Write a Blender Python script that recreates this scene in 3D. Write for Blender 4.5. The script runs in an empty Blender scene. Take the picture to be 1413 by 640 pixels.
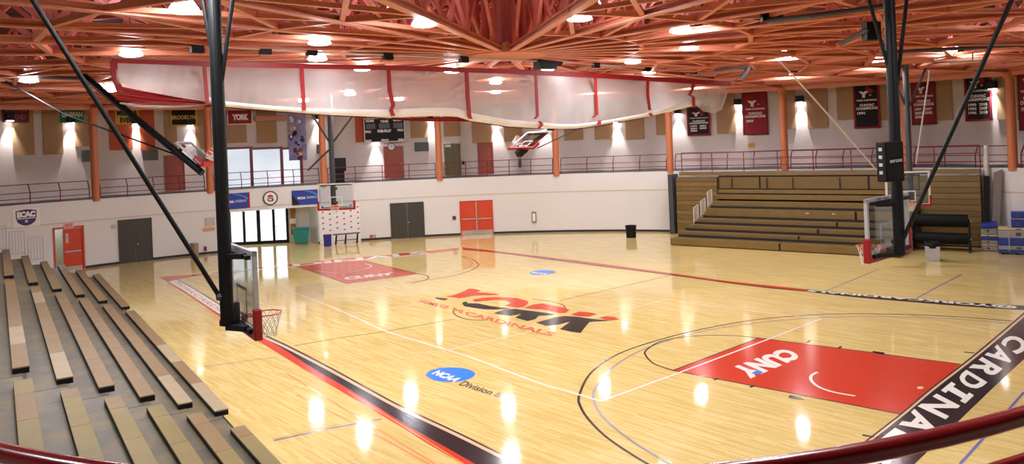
import bpy, math, random
from mathutils import Vector, Matrix
random.seed(7)
scn = bpy.context.scene
COL = scn.collection
V = Vector

# ------------------------------------------------------------------ camera
CAM = V((21.428, -17.175, 5.748)); YAW = 2.453; ROLL = -0.042; FPX = 1060.0; CX, CY = 706.5, 197.2
fw = V((math.cos(YAW), math.sin(YAW), 0)); rt = V((math.sin(YAW), -math.cos(YAW), 0)); upv = V((0, 0, 1))
r2 = math.cos(ROLL) * rt + math.sin(ROLL) * upv
u2 = -math.sin(ROLL) * rt + math.cos(ROLL) * upv
cd = bpy.data.cameras.new('camera'); cam = bpy.data.objects.new('camera', cd); COL.objects.link(cam)
M = Matrix.Identity(4)
for i in range(3):
    M[i][0] = r2[i]; M[i][1] = u2[i]; M[i][2] = -fw[i]; M[i][3] = CAM[i]
cam.matrix_world = M
cd.sensor_fit = 'HORIZONTAL'; cd.sensor_width = 36; cd.lens = FPX / 1413 * 36
cd.shift_y = (CY - 320) / 1413.0; cd.clip_start = 0.05; cd.clip_end = 300
scn.camera = cam

# survey helpers: sight lines measured on the photograph, met with real surfaces
def ray(u, v): return fw + (u - CX) / FPX * r2 - (v - CY) / FPX * u2
def F(u, v, z=0.0):
    d = ray(u, v); return CAM + d * ((z - CAM.z) / d.z)
def D(u, v, t): return CAM + t * ray(u, v)
C0 = V((2.97, -5.73)); R0 = 27.6; DECK = 3.66
RT = [(0, .9), (60, 1.4), (76, 1.4), (84, 1.25), (98, .2), (115, 0), (150, 0), (165, .25), (185, .6), (215, .6), (300, .9), (360, .9)]
def RF(a):   # the round wall is not quite a circle
    d = math.degrees(a) % 360
    for (x0, y0), (x1, y1) in zip(RT, RT[1:]):
        if d <= x1: t = (d - x0) / (x1 - x0); return R0 + y0 + (y1 - y0) * t * t * (3 - 2 * t)
def W(u, v, off=0.0):
    d = ray(u, v); o = V((CAM.x, CAM.y)) - C0; dd = V((d.x, d.y)); R = R0
    for _ in range(8):
        a = dd.dot(dd); b = 2 * o.dot(dd); c = o.dot(o) - (R + off) ** 2
        p = CAM + d * ((-b + math.sqrt(b * b - 4 * a * c)) / (2 * a)); R = RF(ang(p))
    return p
def ang(p): return math.atan2(p.y - C0.y, p.x - C0.x)
def P(a, off=0.0, z=0.0): R = RF(a) + off; return V((C0.x + R * math.cos(a), C0.y + R * math.sin(a), z))
def plane_hit(u, v, p0, n):
    d = ray(u, v); return CAM + d * ((p0 - CAM).dot(n) / d.dot(n))
def proj(p):
    d = p - CAM; z = d.dot(fw)
    return CX + FPX * d.dot(r2) / z, CY - FPX * d.dot(u2) / z, z

# ------------------------------------------------------------------ materials
def lin(c):
    return tuple(((x / 255) / 12.92 if x / 255 <= 0.04045 else ((x / 255 + 0.055) / 1.055) ** 2.4) for x in c) + (1.0,)
MATS = {}
def mat(name, rgb, rough=0.5, metal=0.0, spec=0.5, noise=0.06, scale=6.0, bump=0.0, coat=0.0, emit=None, trans=None):
    if name in MATS: return MATS[name]
    m = bpy.data.materials.new(name); m.use_nodes = True; MATS[name] = m
    nt = m.node_tree; N = nt.nodes; L = nt.links; b = N['Principled BSDF']
    b.inputs['Roughness'].default_value = rough; b.inputs['Metallic'].default_value = metal
    b.inputs['Specular IOR Level'].default_value = spec; b.inputs['Coat Weight'].default_value = coat
    tc = N.new('ShaderNodeTexCoord'); nz = N.new('ShaderNodeTexNoise'); nz.inputs['Scale'].default_value = scale
    nz.inputs['Detail'].default_value = 4
    L.new(tc.outputs['Object'], nz.inputs['Vector'])
    mx = N.new('ShaderNodeMix'); mx.data_type = 'RGBA'
    c = lin(rgb)
    mx.inputs[6].default_value = tuple(max(0, x * (1 - noise * 2)) for x in c[:3]) + (1,)
    mx.inputs[7].default_value = tuple(min(1, x * (1 + noise * 2)) for x in c[:3]) + (1,)
    L.new(nz.outputs['Fac'], mx.inputs[0]); L.new(mx.outputs[2], b.inputs['Base Color'])
    if bump:
        bp = N.new('ShaderNodeBump'); bp.inputs['Strength'].default_value = bump; bp.inputs['Distance'].default_value = 0.01
        L.new(nz.outputs['Fac'], bp.inputs['Height']); L.new(bp.outputs[0], b.inputs['Normal'])
    if emit:
        b.inputs['Emission Color'].default_value = lin(emit[0]); b.inputs['Emission Strength'].default_value = emit[1]
    return m

def node_mat(name):
    m = bpy.data.materials.new(name); m.use_nodes = True; MATS[name] = m
    return m, m.node_tree.nodes, m.node_tree.links, m.node_tree.nodes['Principled BSDF']

# maple strip floor
def maple():
    m, N, L, b = node_mat('maple_strip_floor')
    tc = N.new('ShaderNodeTexCoord'); mp = N.new('ShaderNodeMapping'); mp.inputs['Rotation'].default_value[2] = math.radians(-2)
    L.new(tc.outputs['Object'], mp.inputs['Vector'])
    br = N.new('ShaderNodeTexBrick'); br.offset = 0.37; br.inputs['Scale'].default_value = 1
    br.inputs['Brick Width'].default_value = 0.8; br.inputs['Row Height'].default_value = 0.06
    br.inputs['Mortar Size'].default_value = 0.0015; br.inputs['Mortar Smooth'].default_value = 0.3; br.inputs['Bias'].default_value = 0
    br.inputs['Color1'].default_value = lin((231, 211, 148)); br.inputs['Color2'].default_value = lin((218, 191, 120)); br.inputs['Mortar'].default_value = lin((200, 170, 108))
    L.new(mp.outputs[0], br.inputs['Vector'])
    n2 = N.new('ShaderNodeTexNoise'); n2.inputs['Scale'].default_value = 1.0
    m2 = N.new('ShaderNodeMapping'); m2.inputs['Scale'].default_value = (0.7, 9, 1); L.new(mp.outputs[0], m2.inputs['Vector']); L.new(m2.outputs[0], n2.inputs['Vector'])
    n2.inputs['Detail'].default_value = 5
    cr = N.new('ShaderNodeValToRGB'); cr.color_ramp.elements[0].position = 0.3; cr.color_ramp.elements[0].color = lin((230, 208, 154)); cr.color_ramp.elements[1].position = 0.7; cr.color_ramp.elements[1].color = (1, 1, 1, 1)
    L.new(n2.outputs['Fac'], cr.inputs['Fac'])
    mu = N.new('ShaderNodeMix'); mu.data_type = 'RGBA'; mu.blend_type = 'MULTIPLY'; mu.inputs[0].default_value = 0.45
    L.new(br.outputs['Color'], mu.inputs[6]); L.new(cr.outputs['Color'], mu.inputs[7])
    L.new(mu.outputs[2], b.inputs['Base Color'])
    b.inputs['Roughness'].default_value = 0.065; b.inputs['Specular IOR Level'].default_value = 0.5
    n3 = N.new('ShaderNodeTexNoise'); n3.inputs['Scale'].default_value = 1.0; m3 = N.new('ShaderNodeMapping'); m3.inputs['Scale'].default_value = (1.2, 14, 1)
    L.new(mp.outputs[0], m3.inputs['Vector']); L.new(m3.outputs[0], n3.inputs['Vector'])
    bp = N.new('ShaderNodeBump'); bp.inputs['Strength'].default_value = 0.03; bp.inputs['Distance'].default_value = 0.01
    L.new(n3.outputs['Fac'], bp.inputs['Height']); L.new(bp.outputs[0], b.inputs['Normal'])
    return m
M_floor = maple()
def painted(name, rgb, rough=0.15): return mat(name, rgb, rough, noise=0.03, scale=2)
M_red_paint = painted('red_court_paint', (205, 62, 40)); M_black_paint = painted('black_court_paint', (38, 34, 40))
M_white_paint = painted('white_court_paint', (238, 232, 220)); M_navy_paint = painted('dark_line_paint', (72, 58, 52))
M_grey_line = painted('grey_line_paint', (150, 140, 140)); M_blue_line = painted('blue_line_paint', (100, 100, 165)); M_blue_logo = painted('blue_logo_paint', (52, 130, 225))
M_orange_line = painted('orange_line_paint', (226, 148, 84)); M_tan_line = painted('tan_line_paint', (222, 185, 150)); M_faint = painted('cream_line_paint', (240, 228, 196))

def block_wall(name, rgb, bw, bh, groove, rough=0.6):
    m, N, L, b = node_mat(name)
    tc = N.new('ShaderNodeTexCoord'); br = N.new('ShaderNodeTexBrick')
    br.inputs['Scale'].default_value = 1; br.inputs['Brick Width'].default_value = bw; br.inputs['Row Height'].default_value = bh
    br.inputs['Mortar Size'].default_value = 0.008; br.inputs['Mortar Smooth'].default_value = 0.5
    c = lin(rgb); br.inputs['Color1'].default_value = c; br.inputs['Color2'].default_value = tuple(x * 0.97 for x in c[:3]) + (1,)
    br.inputs['Mortar'].default_value = tuple(x * groove for x in c[:3]) + (1,)
    L.new(tc.outputs['UV'], br.inputs['Vector']); L.new(br.outputs['Color'], b.inputs['Base Color']); b.inputs['Roughness'].default_value = rough
    bp = N.new('ShaderNodeBump'); bp.inputs['Strength'].default_value = 0.3; bp.inputs['Distance'].default_value = 0.005; bp.invert = True
    L.new(br.outputs['Fac'], bp.inputs['Height']); L.new(bp.outputs[0], b.inputs['Normal'])
    return m
M_wall_low = block_wall('white_painted_wall', (222, 219, 217), 2.4, 1.22, 0.94, 0.45)
M_wall_up = block_wall('white_block_wall', (218, 206, 197), 0.4, 0.2, 0.86, 0.7)
M_deck = mat('concourse_concrete', (120, 112, 110), 0.7)
M_black_base = mat('black_rubber_base', (40, 36, 40), 0.5)
M_stripe = mat('tan_wall_stripe', (205, 188, 160), 0.5)
M_column = mat('orange_column_paint', (196, 114, 72), 0.45, noise=0.05)
M_steel = mat('salmon_truss_paint', (222, 122, 116), 0.45, noise=0.08, scale=3)
M_steel2 = mat('orange_truss_paint', (210, 128, 98), 0.45, noise=0.08, scale=3)
M_roof = mat('brown_roof_deck', (84, 42, 32), 0.8, noise=0.2, scale=1.5)
M_rail = mat('maroon_rail_paint', (126, 38, 46), 0.4)
M_rail_near = mat('glossy_red_rail_paint', (150, 22, 24), 0.25, coat=0.3)
M_blackm = mat('black_steel', (13, 13, 16), 0.5, spec=0.3)
M_greym = mat('grey_steel', (186, 186, 188), 0.4, metal=0.2)
M_darkg = mat('dark_grey_steel', (66, 68, 74), 0.4)
M_whitem = mat('white_enamel', (226, 224, 221), 0.4)
M_redpad = mat('red_vinyl_pad', (156, 24, 26), 0.4)
M_rim = mat('orange_rim_paint', (226, 92, 48), 0.4)
M_net = mat('white_cord', (225, 222, 214), 0.8)
M_door_red = mat('red_door_paint', (205, 66, 34), 0.4)
M_door_brn = mat('rust_door_paint', (160, 70, 44), 0.45)
M_door_dark = mat('dark_brown_door_paint', (62, 58, 52), 0.4)
M_door_olive = mat('olive_door_paint', (104, 90, 52), 0.45)
M_panel = mat('tan_acoustic_panel', (176, 140, 104), 0.9, noise=0.05, scale=12)
M_panel_or = mat('orange_wall_panel', (190, 84, 44), 0.7)
M_bl = mat('brown_bleacher_face', (110, 86, 42), 0.5, noise=0.1, scale=2)
M_bl2 = mat('olive_brown_bleacher_plank', (122, 96, 48), 0.45, noise=0.1, scale=2)
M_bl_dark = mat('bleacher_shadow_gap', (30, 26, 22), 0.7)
M_seat = mat('tan_seat_board', (138, 112, 76), 0.45, noise=0.1, scale=2.5)
M_seat_l = mat('pale_seat_board', (166, 148, 116), 0.45, noise=0.1, scale=2.5)
M_seat_o = mat('khaki_seat_board', (136, 118, 70), 0.45, noise=0.08, scale=2.5)
def deck_mat():
    m, N, L, b = node_mat('worn_grey_deck')
    tc = N.new('ShaderNodeTexCoord'); n = N.new('ShaderNodeTexNoise'); n.inputs['Scale'].default_value = 2.2; n.inputs['Detail'].default_value = 6
    L.new(tc.outputs['Object'], n.inputs['Vector'])
    cr = N.new('ShaderNodeValToRGB'); e = cr.color_ramp.elements
    e[0].position = 0.42; e[0].color = lin((100, 94, 80)); e[1].position = 0.68; e[1].color = lin((128, 110, 74))
    L.new(n.outputs['Fac'], cr.inputs['Fac']); L.new(cr.outputs[0], b.inputs['Base Color']); b.inputs['Roughness'].default_value = 0.42
    return m
M_tier = deck_mat()
M_blackp = mat('black_plastic', (12, 11, 12), 0.55, spec=0.25)
M_vinyl_black = mat('black_mat_vinyl', (12, 12, 14), 0.65, spec=0.2, bump=0.2, scale=20)
M_blue = mat('blue_mat_vinyl', (28, 56, 150), 0.45)
M_greyv = mat('grey_mat_vinyl', (150, 146, 142), 0.5)
M_tanv = mat('tan_mat_vinyl', (206, 180, 140), 0.55)
M_grey_bin = mat('grey_bin_plastic', (176, 176, 182), 0.5)
M_teal = mat('teal_plastic', (22, 128, 120), 0.4)
M_navyb = mat('navy_bin_plastic', (34, 34, 120), 0.4)
M_bulb = mat('lamp_lens_glow', (255, 255, 255), 0.3, emit=((246, 248, 255), 310.0))
M_shade = mat('lamp_reflector_shade', (200, 190, 190), 0.3, metal=0.0, emit=((244, 244, 255), 36.0))
M_ban_black = mat('black_banner_cloth', (24, 20, 22), 0.8); M_ban_red = mat('red_banner_cloth', (150, 22, 36), 0.75)
M_ban_maroon = mat('maroon_banner_cloth', (110, 36, 46), 0.8); M_ban_green = mat('green_banner_cloth', (20, 120, 72), 0.8)
M_ban_yel = mat('yellow_banner_cloth', (206, 176, 70), 0.8); M_gold = mat('gold_lettering', (214, 164, 60), 0.7)
M_letter = mat('white_lettering', (236, 230, 224), 0.6); M_pink_letter = mat('faded_pink_lettering', (150, 96, 104), 0.7)
M_ban_blue = mat('blue_banner_cloth', (30, 58, 150), 0.6)
M_red_letter = mat('red_lettering', (200, 40, 36), 0.6); M_purple = mat('purple_lettering', (62, 44, 96), 0.6)
M_glow_red = mat('exit_sign_face', (240, 170, 176), 0.5)
M_vent = mat('grey_green_vent', (104, 108, 98), 0.6)
M_cable = mat('white_rope', (205, 196, 190), 0.7)
M_pink = mat('pink_poster', (225, 150, 170), 0.7)
M_kick = mat('brushed_kick_plate', (190, 184, 178), 0.35, metal=0.5)
M_greywall = mat('grey_green_corridor_paint', (176, 182, 172), 0.6)
M_stone = mat('white_corridor_wall', (235, 235, 238), 0.6)

def glass_mat(name, tint, face):
    m, N, L, b = node_mat(name)
    out = N['Material Output']; N.remove(b)
    t = N.new('ShaderNodeBsdfTransparent'); t.inputs[0].default_value = tint
    g = N.new('ShaderNodeBsdfGlossy'); g.inputs['Roughness'].default_value = 0.05; g.inputs[0].default_value = (0.9, 0.95, 1, 1)
    fr = N.new('ShaderNodeLayerWeight'); fr.inputs[0].default_value = 0.25
    mr = N.new('ShaderNodeMath'); mr.operation = 'MULTIPLY_ADD'; mr.inputs[1].default_value = 0.35; mr.inputs[2].default_value = face
    L.new(fr.outputs['Fresnel'], mr.inputs[0])
    mx = N.new('ShaderNodeMixShader'); L.new(mr.outputs[0], mx.inputs[0]); L.new(t.outputs[0], mx.inputs[1]); L.new(g.outputs[0], mx.inputs[2]); L.new(mx.outputs[0], out.inputs[0])
    return m
M_glass = glass_mat('clear_door_glass', (0.93, 0.96, 0.97, 1), 0.03)
M_bbglass = glass_mat('backboard_glass', (0.86, 0.89, 0.9, 1), 0.05)
def frost():
    m, N, L, b = node_mat('daylit_frosted_glass')
    tc = N.new('ShaderNodeTexCoord'); n = N.new('ShaderNodeTexNoise'); n.inputs['Scale'].default_value = 0.6; L.new(tc.outputs['Object'], n.inputs['Vector'])
    cr = N.new('ShaderNodeValToRGB'); cr.color_ramp.elements[0].position = 0.35; cr.color_ramp.elements[0].color = lin((198, 214, 228)); cr.color_ramp.elements[1].position = 0.7; cr.color_ramp.elements[1].color = lin((240, 246, 250))
    L.new(n.outputs['Fac'], cr.inputs[0]); b.inputs['Base Color'].default_value = (0.5, 0.5, 0.5, 1); b.inputs['Roughness'].default_value = 0.2
    L.new(cr.outputs[0], b.inputs['Emission Color']); b.inputs['Emission Strength'].default_value = 0.85
    return m
M_frost = frost()
def mesh_cloth():
    m, N, L, b = node_mat('white_mesh_curtain_cloth')
    out = N['Material Output']; N.remove(b)
    d = N.new('ShaderNodeBsdfDiffuse'); d.inputs[0].default_value = lin((205, 199, 197))
    t = N.new('ShaderNodeBsdfTranslucent'); t.inputs[0].default_value = lin((225, 218, 216))
    tr = N.new('ShaderNodeBsdfTransparent')
    a = N.new('ShaderNodeMixShader'); a.inputs[0].default_value = 0.22; L.new(d.outputs[0], a.inputs[1]); L.new(t.outputs[0], a.inputs[2])
    c = N.new('ShaderNodeMixShader'); c.inputs[0].default_value = 0.55; L.new(a.outputs[0], c.inputs[1]); L.new(tr.outputs[0], c.inputs[2]); L.new(c.outputs[0], out.inputs[0])
    return m
M_curtain = mesh_cloth()
M_hem = mat('white_hem_cloth', (226, 220, 216), 0.8, noise=.03)
M_curtain_red = mat('red_vinyl_binding', (150, 22, 22), 0.5)

# ------------------------------------------------------------------ mesh builder
WLOC = {}
class MB:
    def __init__(s): s.v = []; s.f = []; s.uv = {}
    def quad(s, a, b, c, d, uv=None):
        i = len(s.v); s.v += [V(a), V(b), V(c), V(d)]; s.f.append((i, i + 1, i + 2, i + 3))
        if uv: s.uv[len(s.f) - 1] = uv
        return s
    def poly(s, pts):
        i = len(s.v); s.v += [V(p) for p in pts]; s.f.append(tuple(range(i, i + len(pts)))); return s
    def hexa(s, p):   # 8 corners: bottom 0-3, top 4-7
        i = len(s.v); s.v += [V(q) for q in p]
        for f in ((3, 2, 1, 0), (4, 5, 6, 7), (0, 1, 5, 4), (1, 2, 6, 5), (2, 3, 7, 6), (3, 0, 4, 7)): s.f.append(tuple(i + k for k in f))
        return s
    def box(s, o, ex, ey, ez):   # corner o and three edge vectors
        o = V(o); ex = V(ex); ey = V(ey); ez = V(ez)
        return s.hexa([o, o + ex, o + ex + ey, o + ey, o + ez, o + ex + ez, o + ex + ey + ez, o + ey + ez])
    def beam(s, p, q, w, h, up=None):
        p = V(p); q = V(q); d = (q - p).normalized(); up = V(up) if up else V((0, 0, 1))
        if abs(d.dot(up)) > 0.97: up = V((1, 0, 0))
        x = d.cross(up).normalized() * w / 2; y = x.cross(d).normalized() * h / 2
        return s.hexa([p - x - y, p + x - y, q + x - y, q - x - y, p - x + y, p + x + y, q + x + y, q - x + y])
    def ibeam(s, p, q, w, h, t=0.04):
        p = V(p); q = V(q); d = (q - p).normalized(); x = d.cross(V((0, 0, 1))).normalized(); y = x.cross(d)
        s.beam(p + y * (h / 2 - t / 2), q + y * (h / 2 - t / 2), w, t); s.beam(p - y * (h / 2 - t / 2), q - y * (h / 2 - t / 2), w, t)
        return s.beam(p, q, t, h - 2 * t)
    def tube(s, pts, r, n=10, cap=True, closed=False):
        pts = [V(p) for p in pts]; m = len(pts); base = len(s.v); ref = None
        rr = r if isinstance(r, (list, tuple)) else [r] * m
        for k, p in enumerate(pts):
            if closed: d = (pts[(k + 1) % m] - pts[k - 1]).normalized()
            else:
                d = V((0, 0, 0))
                if k: d += (p - pts[k - 1]).normalized()
                if k < m - 1: d += (pts[k + 1] - p).normalized()
                d.normalize()
            if ref is None: ref = V((0, 0, 1)) if abs(d.z) < 0.9 else V((1, 0, 0))
            x = d.cross(ref).normalized(); y = x.cross(d).normalized(); ref = y
            for j in range(n):
                a = 2 * math.pi * j / n; s.v.append(p + rr[k] * (math.cos(a) * x + math.sin(a) * y))
        for k in range(m if closed else m - 1):
            k2 = (k + 1) % m
            for j in range(n):
                j2 = (j + 1) % n; s.f.append((base + k * n + j, base + k * n + j2, base + k2 * n + j2, base + k2 * n + j))
        if cap and not closed:
            s.f.append(tuple(base + j for j in range(n))[::-1]); s.f.append(tuple(base + (m - 1) * n + j for j in range(n)))
        return s
    def lathe(s, prof, c, n=20, cap=False):   # profile (r,z) about the vertical through c
        base = len(s.v); c = V(c)
        for r, z in prof:
            for j in range(n):
                a = 2 * math.pi * j / n; s.v.append(c + V((r * math.cos(a), r * math.sin(a), z)))
        for k in range(len(prof) - 1):
            for j in range(n):
                j2 = (j + 1) % n; s.f.append((base + k * n + j, base + k * n + j2, base + (k + 1) * n + j2, base + (k + 1) * n + j))
        if cap:
            s.f.append(tuple(base + j for j in range(n))[::-1]); s.f.append(tuple(base + (len(prof) - 1) * n + j for j in range(n)))
        return s
    def grid(s, rows):
        base = len(s.v); n = len(rows[0])
        for r in rows: s.v += [V(p) for p in r]
        for i in range(len(rows) - 1):
            for j in range(n - 1): s.f.append((base + i * n + j, base + i * n + j + 1, base + (i + 1) * n + j + 1, base + (i + 1) * n + j))
        return s
    def slab(s, corners, nrm, th):   # a flat polygon with thickness th along nrm
        c = [V(p) for p in corners]; t = V(nrm).normalized() * th; i = len(s.v); n = len(c)
        s.v += c + [p + t for p in c]
        s.f.append(tuple(range(i, i + n))[::-1]); s.f.append(tuple(range(i + n, i + 2 * n)))
        for k in range(n): k2 = (k + 1) % n; s.f.append((i + k, i + k2, i + n + k2, i + n + k))
        return s
    def build(s, name, m, parent=None, smooth=False, bevel=0.0):
        wl = WLOC.get(parent.name, V((0, 0, 0))) if parent else V((0, 0, 0))
        me = bpy.data.meshes.new(name); me.from_pydata([tuple(p - wl) for p in s.v], [], s.f)
        if s.uv:
            uvl = me.uv_layers.new(name='UVMap')
            for fi, uv in s.uv.items():
                for k, li in enumerate(me.polygons[fi].loop_indices): uvl.data[li].uv = uv[k]
        me.materials.append(m)
        o = bpy.data.objects.new(name, me); COL.objects.link(o)
        if parent: o.parent = parent; WLOC[o.name] = wl
        else: WLOC[o.name] = V((0, 0, 0))
        if smooth:
            for p in me.polygons: p.use_smooth = True
        if bevel:
            b = o.modifiers.new('bevel', 'BEVEL'); b.width = bevel; b.segments = 2; b.limit_method = 'ANGLE'
        return o
def thing(name, loc, label, cat, group=None):
    o = bpy.data.objects.new(name, None); COL.objects.link(o); o.location = loc; o.empty_display_size = 0.2
    WLOC[o.name] = V(loc); return tag(o, label, cat, group)
def tag(o, label, cat, group=None):
    o['label'] = label; o['category'] = cat
    if group: o['group'] = group
    return o
def struct(o, label=None):
    o['kind'] = 'structure'
    if label: o['label'] = label
    return o
def copy_thing(o, delta, label=None):
    c = o.copy(); COL.objects.link(c); c.location = o.location + delta; WLOC[c.name] = V(c.location)
    if label: c['label'] = label
    for ch in list(o.children):
        k = ch.copy(); COL.objects.link(k); k.parent = c
        for g in list(ch.children):
            gg = g.copy(); COL.objects.link(gg); gg.parent = k
    return c

# lettering: outlines of the built-in font mapped on a quad
_tc = {}
def text_mesh(txt, bold=0.03):
    key = (txt, bold)
    if key in _tc: return _tc[key]
    cu = bpy.data.curves.new('lettering', 'FONT'); cu.body = txt; cu.offset = bold; cu.size = 1; cu.fill_mode = 'FRONT'; cu.resolution_u = 3; cu.align_x = 'LEFT'
    o = bpy.data.objects.new('lettering', cu); COL.objects.link(o)
    dg = bpy.context.evaluated_depsgraph_get(); dg.update()
    me = bpy.data.meshes.new_from_object(o.evaluated_get(dg))
    vs = [(p.co.x, p.co.y) for p in me.vertices]; fs = [tuple(p.vertices) for p in me.polygons]
    bpy.data.objects.remove(o); bpy.data.curves.remove(cu); bpy.data.meshes.remove(me)
    x0 = min(p[0] for p in vs); x1 = max(p[0] for p in vs); y0 = min(p[1] for p in vs); y1 = max(p[1] for p in vs)
    vs = [((x - x0) / (x1 - x0), (y - y0) / (y1 - y0)) for x, y in vs]
    _tc[key] = (vs, fs); return _tc[key]
def put_text(mb, txt, tl, tr, br, bl, lift=V((0, 0, 0)), bold=0.03):
    vs, fs = text_mesh(txt, bold); i = len(mb.v)
    tl, tr, br, bl = V(tl), V(tr), V(br), V(bl)
    for x, y in vs:
        a = bl.lerp(br, x); b = tl.lerp(tr, x); mb.v.append(a.lerp(b, y) + lift)
    mb.f += [tuple(i + k for k in f) for f in fs]
    return mb

# ================================================================== ROOM SHELL
def strip(mb, a0, a1, off, z0, z1, da=math.radians(1.0)):
    n = max(1, int(abs(a1 - a0) / da))
    for k in range(n):
        b0 = a0 + (a1 - a0) * k / n; b1 = a0 + (a1 - a0) * (k + 1) / n; R = R0 + off
        mb.quad(P(b0, off, z0), P(b1, off, z0), P(b1, off, z1), P(b0, off, z1), uv=[(b0 * R, z0), (b1 * R, z0), (b1 * R, z1), (b0 * R, z1)])
def ring(mb, a0, a1, o0, o1, z, da=math.radians(1.0)):
    n = max(1, int(abs(a1 - a0) / da))
    for k in range(n):
        b0 = a0 + (a1 - a0) * k / n; b1 = a0 + (a1 - a0) * (k + 1) / n
        mb.quad(P(b0, o0, z), P(b0, o1, z), P(b1, o1, z), P(b1, o0, z))
def A(u, v, off=0.0):
    a = ang(W(u, v, off)); return a if a > 0 else a + 2 * math.pi
aRL, aRR = A(308, 340), A(439.5, 337)          # glazed entrance recess (left, right)
aDL, aDR = A(75, 375), A(118, 373)             # open red door
LINT = 2.32; DOORH = 2.25
full0 = math.radians(40)
mb = MB()
segs = [(full0, aRR, 0), (aRR, aRL, LINT), (aRL, aDR, 0), (aDR, aDL, DOORH), (aDL, full0 + 2 * math.pi, 0)]
for a0, a1, z0 in segs: strip(mb, a0, a1, 0, z0, DECK)
# reveals of the two openings
for a, d, h in ((aDR, 1.6, DOORH), (aDL, 1.6, DOORH)):
    mb.quad(P(a, 0, 0), P(a, .25, 0), P(a, .25, h), P(a, 0, h), uv=[(0, 0), (.25, 0), (.25, h), (0, h)])
wall_low = struct(mb.build('wall_lower', M_wall_low), 'white curved lower wall round the court')
mb = MB(); strip(mb, 0, 2 * math.pi, 4.0, DECK, 9.6)
struct(mb.build('wall_upper', M_wall_up), 'pale block upper wall behind the concourse')
mb = MB(); ring(mb, 0, 2 * math.pi, 0, 4.0, DECK); ring(mb, 0, 2 * math.pi, 0, 4.0, DECK - .3)
struct(mb.build('concourse_floor', M_deck), 'grey concourse floor above the white wall')
# the court floor: a disc under everything
mb = MB(); mb.poly([P(math.radians(k * 3), 7.0, 0) for k in range(120)])
floor = struct(mb.build('floor', M_floor), 'glossy blond maple gym floor')
# stripe and base on the lower wall
mb = MB()
for a0, a1, z0 in segs: strip(mb, a0, a1, -.006, 2.5, 2.57)
struct(mb.build('trim_1', M_stripe), 'tan stripe along the white wall')
doors_px = [(166, 210, 362), (541, 585.5, 329), (637, 680.5, 324.5)]
mb = MB(); cuts = []
for u0, u1, v in doors_px: cuts.append((A(u1, v), A(u0, v)))
cuts += [(aRR, aRL), (aDR, aDL)]
cuts.sort(); cur = full0
for c0, c1 in cuts + [(full0 + 2 * math.pi, 0)]:
    if c0 > cur:
        strip(mb, cur, c0, -.012, 0, .13); ring(mb, cur, c0, -.012, 0, .13)
    cur = c1
struct(mb.build('baseboard_court', M_black_base), 'black base along the white wall')

# ---- entrance recess with glazed doors and lit corridor behind
G0 = F(306, 339.5); G1 = F(399, 334.4); G2 = F(428, 333.0); gd = (G1 - G0).normalized(); gn = V((-gd.y, gd.x, 0))
if gn.dot(CAM - G0) > 0: gn = -gn        # gn points away from the court
WR = P(aRR); WL = P(aRL)
mb = MB()
def vquad(mb, a, b, z0, z1): mb.quad((a.x, a.y, z0), (b.x, b.y, z0), (b.x, b.y, z1), (a.x, a.y, z1), uv=[(0, z0), ((b - a).length, z0), ((b - a).length, z1), (0, z1)])
vquad(mb, G1, G2, 0, LINT + .4); vquad(mb, G2, WR, 0, LINT + .4); vquad(mb, WL, G0, 0, LINT + .4)
vquad(mb, G0 - gd * 3, G1, LINT, DECK)
struct(mb.build('wall_entrance', M_wall_low), 'white walls of the entrance recess')
mb = MB(); mb.poly([WL + V((0, 0, LINT + .02)), G0 + V((0, 0, LINT + .02)), G1 + V((0, 0, LINT + .02)), G2 + V((0, 0, LINT + .02)), WR + V((0, 0, LINT + .02))])
struct(mb.build('ceiling_entrance', M_whitem), 'white soffit of the entrance recess')
mb = MB()
B0 = G0 + gn * 4.0 - gd * 3; B1 = G1 + gn * 4.0 + gd * 2
vquad(mb, B0, B1, 0, 3.2); vquad(mb, G0 - gd * 3, B0, 0, 3.2); vquad(mb, G1 + gd * .3, B1, 0, 3.2)
mb.poly([G0 - gd * 3 + V((0, 0, 3.2)), B0 + V((0, 0, 3.2)), B1 + V((0, 0, 3.2)), G1 + gd * .3 + V((0, 0, 3.2))])
mb.poly([G0 - gd * 3 + V((0, 0, .01)), B0 + V((0, 0, .01)), B1 + V((0, 0, .01)), G1 + gd * .3 + V((0, 0, .01))])
struct(mb.build('wall_corridor', M_stone), 'bright white corridor behind the glass doors')
def line_hit(u, v):  # on the glazing plane
    return plane_hit(u, v, G0, gn)
mull = [317.5, 337.2, 357.2, 378.2, 397.0]
gl = thing('glass_door_set', G0.lerp(G1, .5), 'black framed row of glass doors in the entrance recess', 'glass doors')
f = MB()
for k, u in enumerate(mull):
    p = line_hit(u, 320); p.z = 0; w = .16 if k != 2 else .22
    f.box(p - gd * w / 2 - gn * .05, gd * w, gn * .1, V((0, 0, LINT)))
p0 = line_hit(mull[0], 320); p1 = line_hit(mull[-1], 320); p0.z = p1.z = 0
f.box(p0 - gn * .05, p1 - p0, gn * .1, V((0, 0, .2))); f.box(p0 - gn * .05 + V((0, 0, LINT - .06)), p1 - p0, gn * .1, V((0, 0, .06)))
f.build('frame', M_blackm, gl)
for k in range(4):
    a = line_hit(mull[k], 320); b = line_hit(mull[k + 1], 320); a.z = b.z = .2
    MB().box(a + gd * .07 - gn * .006, (b - a) - gd * .14, gn * .012, V((0, 0, LINT - .26))).build('pane', M_glass, gl)
    if k == 3: 
        h = MB(); h.tube([a + gd * .1 - gn * .07 + V((0, 0, .85)), b - gd * .1 - gn * .07 + V((0, 0, .88))], .022, 8); h.build('push_bar', M_greym, gl)
q = line_hit(386, 295) + gn * 3.9
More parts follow.
